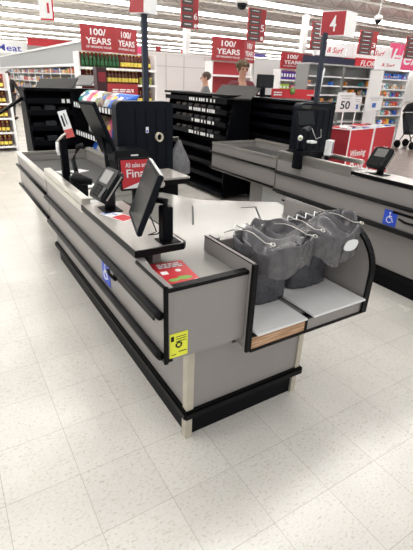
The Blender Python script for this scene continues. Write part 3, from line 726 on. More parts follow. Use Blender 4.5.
# dark packets on the left rack
k = 0
DKP = [mat('dark_wrap', (.008, .008, .01), .25, noise=.3), mat('slate_wrap', (.035, .038, .045), .25, noise=.4)]
for z in (1.034, .864, .664, 1.214):
    for i in range(3):
        x = .96+i*.16+random.uniform(-.01, .01)
        o = MB().box(x, x+.13, 5.54, 5.72, z, z+.05+.02*(i % 2), .012).build('candy_box', DKP[(i+int(z*10)) % 2])
        tag(o, 'dark candy carton on the black impulse rack past the nearest counter', 'candy', 'dark candy cartons on the left impulse rack')
for z in (.89, 1.07, 1.23):
    for i in range(7):
        y_ = 5.25+i*.2
        o = MB().box(3.45, 3.62, y_, y_+.16, z+.003, z+.063, .012).build('candy_box', DKP[(i) % 2])
        tag(o, 'dark candy carton on the impulse rack past the farther counter', 'candy', 'dark candy cartons on the farther impulse rack')
def hood(pts, m, label, th=.02):
    P = [Vector(p) for p in pts]; n = (P[1]-P[0]).cross(P[3]-P[0]).normalized()
    if n.z < 0: n = -n
    zl = min(p.z for p in P)
    o = MB().add([p for p in P]+[p-n*th for p in P], [(0, 1, 2, 3), (7, 6, 5, 4), (0, 4, 5, 1), (1, 5, 6, 2), (2, 6, 7, 3), (3, 7, 4, 0)]).build('rack_hood', m)
    return tag(o, label, 'hood')
hood([at(34, 89, Y=5.55), at(71, 89.5, Y=5.5), at(78, 78, Y=5.95), at(40, 78.5, Y=6.0)], GRYD, 'dark grey sloping hood on top of the left black rack')
hood([at(66, 84, Y=6.6), at(90, 85, Y=6.4), at(99, 75.5, Y=6.9), at(80, 75, Y=7.0)], mat('pale_grey_panel', (.13, .13, .13), .6), 'light grey sloping hood between the dark hood and the crisps')
tag(MB().box(1.75, 2.25, 6.75, 7.2, 0, 1.44).build('black_cabinet', BLKM), 'black cabinet below the light grey hood', 'cabinet')
hood([at(212, 97.5, Y=5.3), at(250, 99, Y=4.75), at(263, 86.5, Y=5.2), at(222, 84.5, Y=5.8)], mat('mid_grey_panel', (.028, .028, .028), .6, spec=.2), 'dark grey sloping hood on the lane behind the farther counter, below the cashier')
# third lane behind: dark cabinet, its monitor
q0, q1, z0_, z1_ = prect(250, 86, 300, 100, 4.95)
t = thing('checkout_cabinet', 'black checkout cabinet of the third lane below the cashier', 'cabinet', ((q0+q1)/2, 5.2, 0))
q0 = max(q0, 4.28)
MB().box(q0-.02, q1+.35, 5.0, 5.5, 0, 1.38).build('body', BLKM, t); MB().box(q0-.02, q1+.35, 4.98, 5.52, 1.3805, 1.41, .005).build('top', BLK, t)
q0, q1, z0_, z1_ = prect(258.5, 74.5, 275, 88, 5.1)
t = thing('register_monitor', 'square black monitor on the third lane right of the cashier', 'monitor', ((q0+q1)/2, 5.15, z0_))
MB().box(q0, q1, 5.12, 5.15, z0_, z1_, .006).build('housing', BLKP, t); MB().box(q0+.015, q1-.015, 5.1185, 5.1199, z0_+.015, z1_-.015).build('display', SCR, t)
MB().box((q0+q1)/2-.03, (q0+q1)/2+.03, 5.155, 5.20, 1.4105, (z0_+z1_)/2).build('post', BLKM, t)
# dark slim box standing on the crisp rack (px 98-107)
# crisp rack, angled
P1 = Vector((at(74, 99, Y=5.3).x, 5.3, 1.3)); P2 = Vector((at(116, 112, Y=4.0).x, 4.0, 1.3)); d = (P2-P1); L = d.length; ang = math.atan2(d.y, d.x)
t = thing('crisp_rack', 'black rack of crisp bags between the left black rack and the big board', 'rack', (P1.x, P1.y, 0), ang)
T = ROOT[t.name]
MB(T).box(-.02, L+.25, .34, .37, .05, 1.38).build('back_panel', BLKM, t)
MB(T).box(-.02, L+.25, 0, .339, .0, .06).build('base', BLKM, t)
for z in (.68, 1.0, 1.31):
    sh = MB(T).box(-.02, L+.25, .0, .339, z-.012, z).box(-.02, L+.25, -.012, -.0005, z-.03, z+.03).build('shelf', BLKM, t)
    k = .03
    while k < L+.2:
        MB(T).box(k, k+.045, -.016, -.0125, z-.028, z+.022).build('price_tag', PAP, sh); k += .085
MB(T).box(-.025, -.0205, -.01, .37, .0, 1.35).build('side_panel', BLKM, t)
CH = [('teal', (.02, .22, .24)), ('white', (.75, .74, .78)), ('pink', (.75, .12, .25)), ('white', (.78, .76, .76)), ('olive', (.22, .22, .12)), ('brown', (.20, .12, .09)), ('silver grey', (.45, .48, .5)), ('blue', (.02, .13, .62)), ('blue', (.03, .2, .75)), ('blue', (.02, .12, .6))]
def crisp(T, w_, h_, m, m2):
    V = []; Fc = []; nx, ny = 10, 12
    for sgn in (1, -1):
        for i in range(nx+1):
            for j in range(ny+1):
                u, v = i/nx, j/ny
                th = .045*(math.sin(math.pi*u)**.6)*(math.sin(math.pi*v)**.6) + .004*math.sin(17*u+9*v)*math.sin(math.pi*u)
                V.append(((u-.5)*w_, (v)*h_, sgn*th))
    o_ = (nx+1)*(ny+1)
    for s in (0, o_):
        for i in range(nx):
            for j in range(ny):
                f = (s+i*(ny+1)+j, s+(i+1)*(ny+1)+j, s+(i+1)*(ny+1)+j+1, s+i*(ny+1)+j+1); Fc.append(f if s == 0 else f[::-1])
    b = MB(T); b.add(V, Fc, True)
    for f in b.bm.faces:
        c = T.inverted() @ f.calc_center_median()
        if abs(c.x) < w_*.25 and h_*.35 < c.y < h_*.58: f.material_index = 1
    o = b.build('crisp_bag', [m, m2]); return o
SP = [mat('pack_white', (.75, .75, .75), .4), mat('pack_yellow', (.8, .5, .05), .4), mat('pack_red', (.6, .05, .06), .4), mat('pack_blue', (.04, .13, .5), .4)]
n = 10
for i in range(n):
    u = i/(n-1); x = -.04+u*(L-.02)
    nm, c = CH[i]
    T2 = T @ frame((x, .07, 1.325), (1, .0, 0), (0, .80, .62))
    o = crisp(T2, .16, .22, mat('crisp_'+nm.replace(' ', '_'), c, .25, noise=.4, scale=25), SP[(i*3) % 4])
    tag(o, {0: 'teal crisp bag at the far left end of the top row', 1: 'white crisp bag next to the teal one', 2: 'pink crisp bag in the top row', 3: 'white crisp bag just right of the pink one', 4: 'olive crisp bag in the middle of the top row', 5: 'brown crisp bag in the middle of the top row', 6: 'silver grey crisp bag left of the blue ones'}.get(i, 'blue crisp bag at the near right end of the top row'), 'crisps', 'crisp bags on the top row')
for z, cs in ((1.004, (1, 2, 4, 5, 2, 7, 0, 7, 6)), (.684, (7, 3, 7, 6, 7, 1, 7, 0, 7))):
    for i, ci in enumerate(cs):
        nm, c = CH[ci]; x = .10+i*(L-.10)/8
        T2 = T @ frame((x, .14, z), (1, 0, 0), (0, .35, .93))
        o = crisp(T2, .15, .22, mat('crisp_'+nm.replace(' ', '_'), c, .25), SP[(i*2+1) % 4])
        tag(o, 'crisp bag on the %s shelf of the crisp rack' % ('middle' if z > .8 else 'lower'), 'crisps', 'crisp bags on the %s shelf' % ('middle' if z > .8 else 'lower'))
q = prect(97, 67, 107, 90, 5.9)
o = MB().box(q[0], q[1], 5.9, 6.05, 1.4, q[3], .005).build('candy_display', mat('dark_maroon', (.05, .01, .015), .3)); 
MB().box(q[0]+.02, q[1]-.02, 5.897, 5.8995, q[2]+.1, q[3]-.06).build('red_print', DRED, o); tag(o, 'tall dark candy display box standing behind the crisp bags', 'display box')
MB().box(q[0]-.1, q[1]+.1, 5.88, 6.2, 0, 1.399).build('rack_column', BLKM).name; tag(bpy.data.objects['rack_column'], 'black rack column under the tall dark candy display box', 'rack')

# end caps -----------------------------------------------------------------
def bottle_mesh(name, h, r, body, cap, lab):
    b = MB(); b.lathe([(r*.9, 0), (r, h*.03), (r, h*.62), (r*.85, h*.72), (r*.40, h*.84), (r*.36, h*.92)], 10)
    b.mi = 1; b.lathe([(r*.40, h*.9205), (r*.40, h), (r*.3, h*1.001)], 10); b.mi = 2
    b.lathe([(r*1.015, h*.16), (r*1.02, h*.17), (r*1.02, h*.45), (r*1.015, h*.46)], 10)
    o = b.build(name, [body, cap, lab], base=(0, 0, 0)); return o
def row(proto, x0, x1, y, z, step, label, cat, group, used=[]):
    x = x0
    while x <= x1:
        if proto.name not in used: o = proto; used.append(proto.name)
        else: o = proto.copy(); COL.objects.link(o)
        o.location = (x, y, z); tag(o, label, cat, group); x += step
    return
GRN = mat('green_bottle', (.012, .075, .02), .15); AMB = mat('amber_bottle', (.10, .03, .012), .15); CAPG = mat('gold_cap', (.75, .55, .08), .4)
LABG = mat('dark_green_label', (.02, .12, .04), .5, noise=.5, scale=120); LABY = mat('cream_yellow_label', (.85, .70, .12), .5); LABO = mat('olive_jar', (.28, .30, .06), .3)
def endcap(label, x0, x1, Y, ztop, boards, back, dp=.3):
    t = thing('endcap_shelf', label, 'shelf unit', ((x0+x1)/2, Y, 0))
    MB().box(x0, x1, Y+dp, Y+dp+.05, 0, ztop).build('back_panel', back, t)
    MB().box(x0-.04, x0, Y, Y+dp+.05, 0, ztop).build('upright', WHT, t); MB().box(x1, x1+.04, Y, Y+dp+.05, 0, ztop).build('upright', WHT, t)
    for z in boards: MB().box(x0+.001, x1-.001, Y-.01, Y+dp-.001, z-.045, z).build('shelf', WHT, t)
    return t
def yearsign(label, Y, f, s, group=None):
    """f: px rect of the front panel, s: px rect of the narrower side panel"""
    x0, x1, z0, z1 = prect(*f, Y)
    t = thing('value_sign', label, 'sign', ((x0+x1)/2, Y, z0))
    MB().box(x0, x1, Y, Y+.04, z0, z1).build('front_board', RED, t)
    u0 = x1; sx1 = at(s[2], (s[1]+s[3])/2, Y=Y+.30).x
    r = Vector((sx1-u0, .30, 0)); wd = r.length
    T = frame(((u0+sx1)/2, Y+.15, (z0+z1)/2), r, (0, 0, 1))
    MB(T).box(-wd/2+.004, wd/2, -(z1-z0)/2, (z1-z0)/2, -.04, 0).build('side_board', RED, t)
    rr, uu, nn = axes(T)
    H = z1-z0; W = x1-x0
    for (c, r_, w_) in ((Vector(((x0+x1)/2, Y, (z0+z1)/2)), Vector((1, 0, 0)), W), (T.translation, rr, wd)):
        text('lettering', '100/', c+Vector((0, 0, H*.24)), r_, (0, 0, 1), w_*.46, H*.25, PAP, t, .002, .02)
        text('lettering', 'YEARS', c+Vector((0, 0, -H*.10)), r_, (0, 0, 1), w_*.74, H*.24, PAP, t, .002, .02)
        text('lettering', 'OF WINNING VALUE', c+Vector((0, 0, -H*.33)), r_, (0, 0, 1), w_*.74, H*.085, PAP, t, .002, .01)
    for x in (x0+.1, x1-.1): MB().tube([(x, Y+.02, z1), (x, Y+.02, CEIL-.3)], .004, 4).build('hanger_wire', GRYL, t)
    return t
Y1 = 10.0
yearsign('red 100 years sign over the green bottles', Y1-.02, (81, 25, 115, 51.5), (115, 28, 137, 54))
a = prect(81, 53, 145, 66.5, Y1); zA = at(110, 68, Y=Y1).z; zB = at(115, 84, Y=Y1).z; zC = at(115, 104, Y=Y1).z
ec = endcap('white framed end shelf of green and amber bottles under a red sign', a[0]-.03, a[1]+.25, Y1, at(81, 51, Y=Y1).z, (zA, zB, zC, .5, .15), mat('wine_back', (.16, .008, .012), .6))
gb = bottle_mesh('green_bottle', .29, .041, GRN, CAPG, LABG); xg = at(119, 60, Y=Y1).x
row(gb, a[0]+.05, xg, Y1+.06, zA+.001, .088, 'green bottle with a gold cap in the top row under the 100 years sign', 'bottle', 'green bottles in the top row')
ab = bottle_mesh('amber_bottle', .28, .039, AMB, CAPG, LABY)
row(ab, xg+.09, a[1]+.2, Y1+.06, zA+.001, .084, 'amber bottle with a yellow label in the top row', 'bottle', 'amber bottles in the top row')
row(ab, a[0]+.12, a[1]-.15, Y1+.06, zB+.001, .084, 'amber bottle with a yellow label in the second row', 'bottle', 'amber bottles in the second row')
jb = MB().lathe([(.035, 0), (.038, .01), (.038, .12), (.03, .135)], 10); jb.mi = 1; jb.lathe([(.033, .1355), (.033, .155)], 10)
jar = jb.build('olive_jar', [LABO, CAPG], base=(0, 0, 0))
row(jar, a[1]-.10, a[1]+.2, Y1+.06, zB+.001, .085, 'small olive green jar at the right end of the second row', 'jar', 'olive jars in the second row')
row(ab, a[1]-.2, a[1]+.2, Y1+.06, zC+.001, .084, 'amber bottle in the lowest visible row beside the red price board', 'bottle', 'amber bottles in the third row')
x0, x1, z0, z1 = prect(108, 84, 138, 98, 9.8)
o = MB().box(x0, x1, 9.8, 9.83, z0, z1).build('red_shelf_sign', RED); tag(o, 'red price board with faint lettering below the second bottle row', 'sign'); 
bars(((x0+x1)/2, 9.8, (z0+z1)/2), (1, 0, 0), (0, 0, 1), (x1-x0)*.7, .08, 2, PAP, o)
MB().box((x0+x1)/2-.02, (x0+x1)/2+.02, 9.835, 9.86, 0, z1).build('post', WHT, o)
# second end cap, empty red shelves
Y2 = 10.0
yearsign('red 100 years sign over the empty red shelves behind the cashier', Y2-.02, (212.5, 37.5, 244, 61), (244, 39, 255, 61))
x0 = at(213, 70, Y=Y2).x; x1 = at(251, 70, Y=Y2).x
endcap('white framed end shelf with a red back and empty boards, behind the cashier', x0, x1, Y2, at(213, 61, Y=Y2).z, (at(230, 75, Y=Y2).z, .9, .4), RED)
# third end cap with purple, orange and blue packs
Y3 = 11.2
yearsign('red 100 years sign over purple and orange packs', Y3-.02, (281, 52.5, 304, 69), (304, 53.5, 313, 70))
x0 = at(281, 75, Y=Y3).x; x1 = at(317, 75, Y=Y3).x; zt = at(290, 79.5, Y=Y3).z; zu = at(290, 90, Y=Y3).z
endcap('white framed end shelf of purple and green packs under the third 100 years sign', x0, x1, Y3, at(281, 69, Y=Y3).z, (zt, zu, .9, .5), WHT)
PUR = mat('purple_pack', (.10, .03, .30), .4, noise=.3); ORG = mat('orange_pack', (.8, .30, .04), .4, noise=.3); GRP = mat('lime_pack', (.40, .60, .05), .4, noise=.3); BLP = mat('blue_pack', (.04, .2, .7), .4, noise=.3); PKP = mat('pink_pack', (.75, .15, .25), .4, noise=.3)
def packrow(x, x1, Y, z, w_, h_, m, name, label, cat, group, gap=.015, d_=.12):
    first_ = None
    while x+w_ <= x1+1e-3:
        if first_ is None:
            b = MB().box(-w_/2, w_/2, 0, d_, 0, h_, .01); b.mi = 1; b.box(-w_*.35, w_*.35, -.002, -.0003, h_*.3, h_*.7)
            first_ = b.build(name, [m, PAP], base=(0, 0, 0)); o = first_
        else: o = first_.copy(); COL.objects.link(o)
        o.location = (x+w_/2, Y, z+.001); tag(o, label, cat, group); x += w_+gap
W_ = x1-x0
packrow(x0+.02, x0+W_*.5, Y3+.03, zt, .10, .24, PUR, 'purple_pack', 'purple pack on the top board under the third 100 years sign', 'pack', 'purple packs')
packrow(x0+W_*.52, x0+W_*.72, Y3+.03, zt, .12, .25, ORG, 'orange_pack', 'orange pack right of the purple ones', 'pack', 'orange packs')
packrow(x0+W_*.76, x1, Y3+.03, zt, .14, .17, BLP, 'blue_pack', 'blue pack at the right end of the purple pack row', 'pack', 'blue packs')
packrow(x0+.01, x0+W_*.3, Y3+.03, zu, .13, .17, GRP, 'lime_pack', 'lime green pack on the second board under the purple ones', 'pack', 'lime packs')
packrow(x0+W_*.33, x0+W_*.95, Y3+.03, zu, .13, .14, PKP, 'pink_pack', 'pink pack on the second board under the purple ones', 'pack', 'pink packs')
# red low sign with wreath badge over the black rack
x0, x1, z0, z1 = prect(272, 88.5, 316, 99, 5.6)
t = thing('promotion_sign', 'long low red sign with a round green badge above the black racks', 'sign', ((x0+x1)/2, 5.6, z0))
bd = MB().box(x0, x1, 5.6, 5.62, z0-.02, z1-.01).build('board', RED2, t)
xc = at(293, 92, Y=5.58).x; zc = at(293, 91, Y=5.58).z
MB(frame((xc, 5.597, zc), (1, 0, 0), (0, 0, 1))).lathe([(.055, 0), (.055, .01)], 20).build('green_badge', mat('badge_green', (.10, .22, .03), .5), t)
MB(frame((xc, 5.585, zc), (1, 0, 0), (0, 0, 1))).lathe([(.035, 0), (.035, .003)], 20).build('badge_face', mat('badge_face', (.25, .38, .12), .5), t)
bars((x0+.12, 5.6, (z0+z1)/2-.01), (1, 0, 0), (0, 0, 1), .17, .07, 2, PAP, t); bars((x1-.13, 5.6, (z0+z1)/2-.02), (1, 0, 0), (0, 0, 1), .15, .025, 1, PAP, t)
MB().box(x0-.1, x1-.62, 5.64, 5.9, 0, z0+.05).build('back_rack', BLKM, t)
# torn white card standing beside the pole
q = at(317, 100, Y=4.6); T = frame(at(319, 82, Y=4.6), (1, -.05, -.02), (.12, 0, 1))
t = thing('white_card', 'tall notched white card standing left of the number 4 pole', 'card', (q.x, 4.6, q.z))
MB(T).prism([(-.055, -.19), (.04, -.19), (.075, .10), (.085, .165), (.06, .185), (.045, .11), (.03, .12), (.02, .20), (-.025, .215), (-.02, .12), (-.05, 0)], 'z', -.008, 0).build('card', PAP, t)
MB().box(q.x-.06, q.x+.04, 4.61, 4.66, 0, q.z+.04).build('stand', BLKM, t)
for sgn, lb in ((0, 0),): pass

# grey empty shelves at right, headers and banners -------------------------------
YG = 9.3
x0, x1, z0, z1 = prect(306, 56, 376, 64, YG)
xm = [at(px, 90, Y=YG).x for px in (306, 341, 376)]
def gondola(x0, x1, Y, ztop, zs, label, back=GRYS, dp=.45):
    t = thing('gondola_shelf', label, 'shelf unit', ((x0+x1)/2, Y, 0))
    MB().box(x0, x1, Y+dp, Y+dp+.04, 0, ztop).build('back_panel', back, t)
    for x in (x0+.02, x1-.02): MB().box(x-.015, x+.015, Y, Y+dp-.001, .0, ztop).build('upright', back if back is GRYS else WHT, t)
    for z in zs: MB().box(x0+.045, x1-.045, Y, Y+dp-.001, z-.035, z).build('shelf', WHT, t)
    MB().box(x0, x1, Y-.01, Y+dp+.04, ztop+.0005, ztop+.03).build('top_rail', GRYL, t)
    return t
zs = [at(345, py, Y=YG).z for py in (77, 86, 95, 104)]+[.95, .65, .3]
ztg = at(341, 66, Y=YG).z
gondola(xm[0], xm[1]-.01, YG, ztg, zs, 'tall half empty grey shelf bay behind the number 4 pole')
gondola(xm[1]+.01, xm[2], YG, ztg, zs, 'tall half empty grey shelf bay right of the number 4 pole')
cols = [PUR, ORG, BLP, SP[0], SP[2], GRP, mat('tan_pack', (.5, .33, .2), .5), mat('teal_pack', (.03, .3, .33), .5)]
def scatter(x0, x1, Y, z, n, hmin, hmax, label, group, dens=1, palette=cols, wmin=.07, wmax=.14):
    x = x0; 
    while x < x1:
        w_ = random.uniform(wmin, wmax); h_ = random.uniform(hmin, hmax)
        if random.random() < dens and x+w_ < x1:
            m = random.choice(palette); b = MB(); 
            if random.random() < .35: b.lathe([(w_*.45, 0), (w_*.48, h_*.05), (w_*.48, h_*.8), (w_*.3, h_*.9), (w_*.3, h_)], 8, (w_/2, .07, 0))
            else: b.box(0, w_, 0, .14, 0, h_, .006)
            b.mi = 1; b.box(w_*.25, w_*.75, -.006, -.003 if random.random() < 2 else 0, h_*.25, h_*.6)
            o = b.build('product_pack', [m, random.choice(SP)], base=(0, 0, 0)); o.location = (x, Y, z+.001); tag(o, label, 'product', group)
        x += w_+.01
for i, z in enumerate(zs[:5]):
    for (u, v, lb) in ((xm[0]+.05, xm[1]-.08, 'left'), (xm[1]+.08, xm[2]-.06, 'right')):
        scatter(u, v, YG+.04, z, 0, .08, .17, 'small pack standing on the %s half empty grey shelf bay' % lb, 'packs on the %s grey bay' % lb, (0.0, .30, .35, .35, .5)[i], [cols[6], ORG, SP[0], BLP, cols[7], cols[6]])
# headers: navy and red fascia, white surf banners, pink banner
def banner(name, label, r4, Y, m, txt=None, tm=None, tw=.7, th=.5, shear=0, cat='banner', hang=True, off=(0, 0)):
    x0, x1, z0, z1 = prect(*r4, Y)
    if cat == 'cooler': z0 = 0
    t = thing(name, label, cat, ((x0+x1)/2, Y, z0))
    MB().box(x0, x1, Y, Y+.03, z0, z1).build('panel', m, t)
    if txt: text('lettering', txt, ((x0+x1)/2+off[0]*(x1-x0), Y, (z0+z1)/2+off[1]*(z1-z0)), (1, 0, 0), (0, 0, 1), (x1-x0)*tw, (z1-z0)*th, tm, t, .004, .01, shear)
    if hang:
        for x in (x0+.15, x1-.15): MB().tube([(x, Y+.015, z1), (x, Y+.015, CEIL)], .004, 4).build('hanger_wire', GRYL, t)
    return t
NVB = mat('navy_fascia', (.012, .014, .045), .5)
banner('fascia_board', 'navy fascia board above the left half of the grey shelves', (303, 57, 355, 66), 10.6, NVB, cat='fascia')
banner('fascia_board', 'red fascia board reading FLORAL above the right end of the grey shelves', (355.3, 59, 390, 68), 10.6, RED2, 'FLORAL', PAP, .62, .62, .2, cat='fascia', off=(-.05, -.05))
banner('surf_banner', 'white banner reading & Surf in red script, behind the number 4 sign', (314, 42, 346, 57.5), 10.9, PAP, '& Surf', RED2, .52, .38, .3, off=(.16, 0))
banner('surf_banner', 'white banner reading Surf in red script, right of the number 3 aisle sign', (346.4, 45, 392, 59.5), 10.9, PAP, '& Surf', RED2, .34, .36, .3, off=(.17, 0))
banner('red_border', 'thin red strip below the white surf banners', (314, 57.8, 380, 59.2), 10.9, RED2, cat='strip', hang=False)
banner('pink_banner', 'pink banner with white script reading Hello at the right edge', (388, 46, 450, 71), 11.5, PINK, 'Hello B', PAP, .80, .60, .25, off=(-.06, 0))
banner('pink_banner', 'white hanging card with red script before the pink banner, over the right end shelf', (375, 58, 401, 72), 8.6, PAP, '& Surf', RED2, .5, .24)
# right end shelf with many packs, white upright, tags
YR = 8.3
x0 = at(378, 100, Y=YR).x; x1 = at(404, 100, Y=YR).x
zr = [at(391, py, Y=YR).z for py in (79, 89, 97, 106, 115, 124)]
gondola(x0, x1, YR, at(391, 76, Y=YR).z+.12, zr+[.35], 'white end shelf crowded with small packs at the right', SP[0], .4)
zone = [cols, [BLP, SP[3], SP[0]], [SP[0], SP[1], GRP], cols]
for i, z in enumerate(zr):
    if i == 0: scatter(x0+.05, x1-.05, YR+.03, z, 0, .10, .14, 'blue pack on the top board of the right end shelf', 'blue packs on the right end shelf', 1, [BLP, SP[3]])
    else: scatter(x0+.05, x1-.05, YR+.03, z, 0, .09, .15, 'small pack on the crowded right end shelf', 'packs on the right end shelf', .9, cols+SP)
gx = at(352, 110, Y=8.0).x; gx2 = at(376, 110, Y=8.0).x
for (r4, Y, s, lb) in (((337, 92.5, 354, 112), 6.3, '50', 'white price card reading 50 above the red bins'), ((366.5, 95.5, 382, 110.5), 6.6, '', 'white price card with small blue print left of the right end shelf'), ((353.5, 97, 361, 112), 6.9, '', 'narrow white price card between the two larger ones')):
    x0, x1, z0, z1 = prect(*r4, Y)
    t = thing('price_card', lb, 'sign', ((x0+x1)/2, Y, 0))
    MB().box(x0, x1, Y, Y+.01, z0, z1).build('card', PAP, t)
    MB().box(x0+(x1-x0)*.15, x1-(x1-x0)*.15, Y-.002, Y-.0003, z0+(z1-z0)*.80, z0+(z1-z0)*.86).box(x0+(x1-x0)*.25, x1-(x1-x0)*.25, Y-.002, Y-.0003, z0+(z1-z0)*.68, z0+(z1-z0)*.73).build('small_print', GRYL, t)
    if not s: MB().box(x0+(x1-x0)*.38, x1-(x1-x0)*.38, Y-.002, Y-.0003, z0+(z1-z0)*.2, z0+(z1-z0)*.5).build('blue_print', SP[3], t)
    if s: text('lettering', s, ((x0+x1)/2, Y, z0+(z1-z0)*.36), (1, 0, 0), (0, 0, 1), (x1-x0)*(.55 if s == '50' else .25), (z1-z0)*.42, GRYD if s == '50' else SP[3], t, .002, .01)
    MB().box((x0+x1)/2-.01, (x0+x1)/2+.01, Y+.011, Y+.03, .02, z1-.05).box((x0+x1)/2-.12, (x0+x1)/2+.12, Y-.1, Y+.14, 0, .02).build('post', WHT, t)
# red promotion bins
def red_bin(A, B, dp, ztop, label, letter=True):
    A, B = Vector(A), Vector(B); r = (B-A); wd = r.length; rz = math.atan2(r.y, r.x)
    t = thing('promotion_bin', label, 'bin', ((A.x+B.x)/2, (A.y+B.y)/2, 0), rz); T = ROOT[t.name]
    MB(T).box(-wd/2, wd/2, 0, .02, 0, ztop).build('front_board', RED2, t)
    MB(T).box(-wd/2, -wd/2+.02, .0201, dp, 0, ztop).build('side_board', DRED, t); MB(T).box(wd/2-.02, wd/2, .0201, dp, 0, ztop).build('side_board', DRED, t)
    MB(T).box(-wd/2+.0201, wd/2-.0201, dp-.02, dp, 0, ztop).build('back_board', RED2, t)
    MB(T).box(-wd/2+.0201, wd/2-.0201, .0201, dp-.0201, ztop-.12, ztop-.10).build('tray', WHT, t)
    for x in (-wd/2, wd/2): MB(T).box(x-.012, x+.012, -.012, -.0005, .02, ztop).build('white_edge', PAP, t)
    MB(T).box(-wd/2, wd/2, -.012, -.0005, ztop+.0005, ztop+.015).box(-wd/2-.012, -wd/2, .0, dp, ztop+.0005, ztop+.015).build('white_edge', PAP, t)
    if letter:
        rr, uu, nn = axes(T); n_ = -uu
        c = T @ Vector((0, 0, 0)); 
        text('lettering', 'Winning', c+Vector((0, 0, ztop-.42))+rr*(-.02), rr, (0, 0, 1), wd*.66, .15, PAP, t, .003, .015, .15)
        text('lettering', 'Deals', c+Vector((0, 0, ztop-.66)), rr, (0, 0, 1), wd*.62, .18, PAP, t, .003, .02, .15)
    for i in range(7):
        for j in range(4):
            h_ = random.uniform(.06, .12); w_ = wd*.11
            o = MB(T).box(-wd/2+.05+i*wd*.13, -wd/2+.05+i*wd*.13+w_, .06+j*.16*dp/.7, .06+j*.16*dp/.7+.12*dp/.7, ztop-.099, ztop-.099+h_, .01).build('bin_item', random.choice([PAP, GRYL, SP[0], SP[2], SP[3], PAP]))
            tag(o, 'small mostly white pack lying in a red promotion bin', 'product', 'packs in the red bins')
    return t
A = at(350.5, 130.5, Z=.93); B = at(374, 128.3, Z=.93); Cc = at(395.5, 126, Z=.93)
red_bin((A.x, A.y, 0), (B.x-.02, B.y-.02, 0), .62, .93, 'red promotion bin with white lettering right of the farther register')
red_bin((B.x+.03, B.y, 0), (Cc.x, Cc.y, 0), .62, .93, 'red promotion bin behind the farther card reader')
D0 = at(334, 128, Z=.93)
red_bin((A.x-.50, A.y+.62, 0), (A.x+.05, A.y+.66, 0), .5, .93, 'red promotion bin partly hidden by the black board of the farther counter', True)

# left long shelf run -------------------------------------------------------------
t = thing('gondola_run', 'long run of white framed shelves under a grey canopy at the left', 'shelf unit', (4.4, 22, 0))
MB().box(4.50, 4.55, 13.5, 31.5, 0, 1.95).build('back_panel', GRYS, t)
MB().prism([(4.0, 1.98), (4.55, 1.98), (4.55, 2.52), (4.03, 2.52)], 'y', 13.4, 31.5).build('canopy', mat('canopy_grey', (.33, .34, .35), .5), t)
MB().box(3.97, 4.56, 13.38, 31.5, 2.5205, 2.58).build('canopy_rail', WHT, t); MB().box(3.97, 4.56, 13.38, 31.5, 1.90, 1.9795).build('canopy_rail', WHT, t)
for z in (.22, .62, 1.0, 1.38, 1.70): MB().box(4.0, 4.499, 13.5, 31.5, z-.03, z).build('shelf', WHT, t)
for k in range(13): MB().box(3.985, 3.999, 13.5+k*1.47, 13.55+k*1.47, 0, 1.899).build('upright', WHT, t)
pal = [mat('brown_pack', (.22, .12, .08), .5), mat('olive_pack', (.2, .2, .1), .5), SP[0], SP[2], mat('grey_pack', (.3, .3, .32), .5), mat('tan_pack', (.5, .33, .2), .5), SP[3], SP[1]]
for z, hm in ((.22, .25), (.62, .24), (1.0, .24), (1.38, .2), (1.70, .16)):
    yy = 13.6
    while yy < 29:
        w_ = random.uniform(.18, .32) if yy < 20 else random.uniform(.3, .5); h_ = random.uniform(hm*.6, hm)
        b = MB().box(0, .2, 0, w_*.92, 0, h_, .01); b.mi = 1; b.box(-.006, -.002, w_*.2, w_*.7, h_*.2, h_*.6)
        o = b.build('grocery_pack', [random.choice(pal), random.choice(SP)], base=(0, 0, 0)); o.location = (4.03, yy, z+.001)
        tag(o, 'grocery pack on the long shelf run under the grey canopy', 'product', 'groceries on the long left shelf run'); yy += w_
# left edge display with yellow bottles
q = at(14, 150, Z=0)
x1 = 1.42; Y_ = 10.6
t = thing('endcap_shelf', 'white edged shelf of yellow topped bottles at the left edge of the picture', 'shelf unit', (1.0, Y_, 0))
MB().box(x1, x1+.05, Y_, Y_+.9, 0, 1.62).build('upright', WHT, t); MB().box(.2, x1-.001, Y_+.5, Y_+.54, 0, 1.6).build('back_panel', DRED, t)
for z in (.12, .42, .72, 1.02, 1.32): MB().box(.2, x1-.001, Y_, Y_+.499, z-.04, z).build('shelf', WHT, t)
yb = bottle_mesh('yellow_bottle', .22, .04, AMB, mat('yellow_cap', (.8, .65, .05), .4), LABY)
for z in (.12, .42, .72, 1.02, 1.32): row(yb, .86, x1-.05, Y_+.06, z+.001, .09, 'dark bottle with a yellow cap on the shelf at the left edge', 'bottle', 'yellow bottles at the left edge')
# far banners
banner('meat_sign', 'white board with blue letters reading Meat high on the left', (-14, 40, 27, 53), 31.0, PAP, 'Meat', mat('ink_blue', (.04, .06, .45), .5), .60, .50, off=(.05, -.08), cat='sign')
banner('red_fascia', 'long red fascia board over the left shelf canopy', (27.5, 39.5, 80, 47), 33.0, RED2, cat='fascia')
banner('small_blue_sign', 'small violet blue sign far away behind the number 5 aisle sign', (255, 54, 266, 57.5), 20, mat('violet', (.15, .12, .5), .5), cat='sign')
banner('far_red_sign', 'small red sign far behind above the white panel wall', (181, 50, 190, 53), 24, RED2, cat='sign')
banner('far_red_sign', 'small dark red aisle sign far behind, left above the white panel wall', (156, 46, 161, 54), 22, DRED, cat='sign')
banner('far_white_cabinet', 'pale cooler doors far behind, right of the empty red shelves', (254, 60, 281, 90), 14, GRYL, cat='cooler', hang=False)
banner('far_pink_sign', 'small pink sign right of the amber bottles', (136, 47, 142, 54), 12.5, PINK, cat='sign')
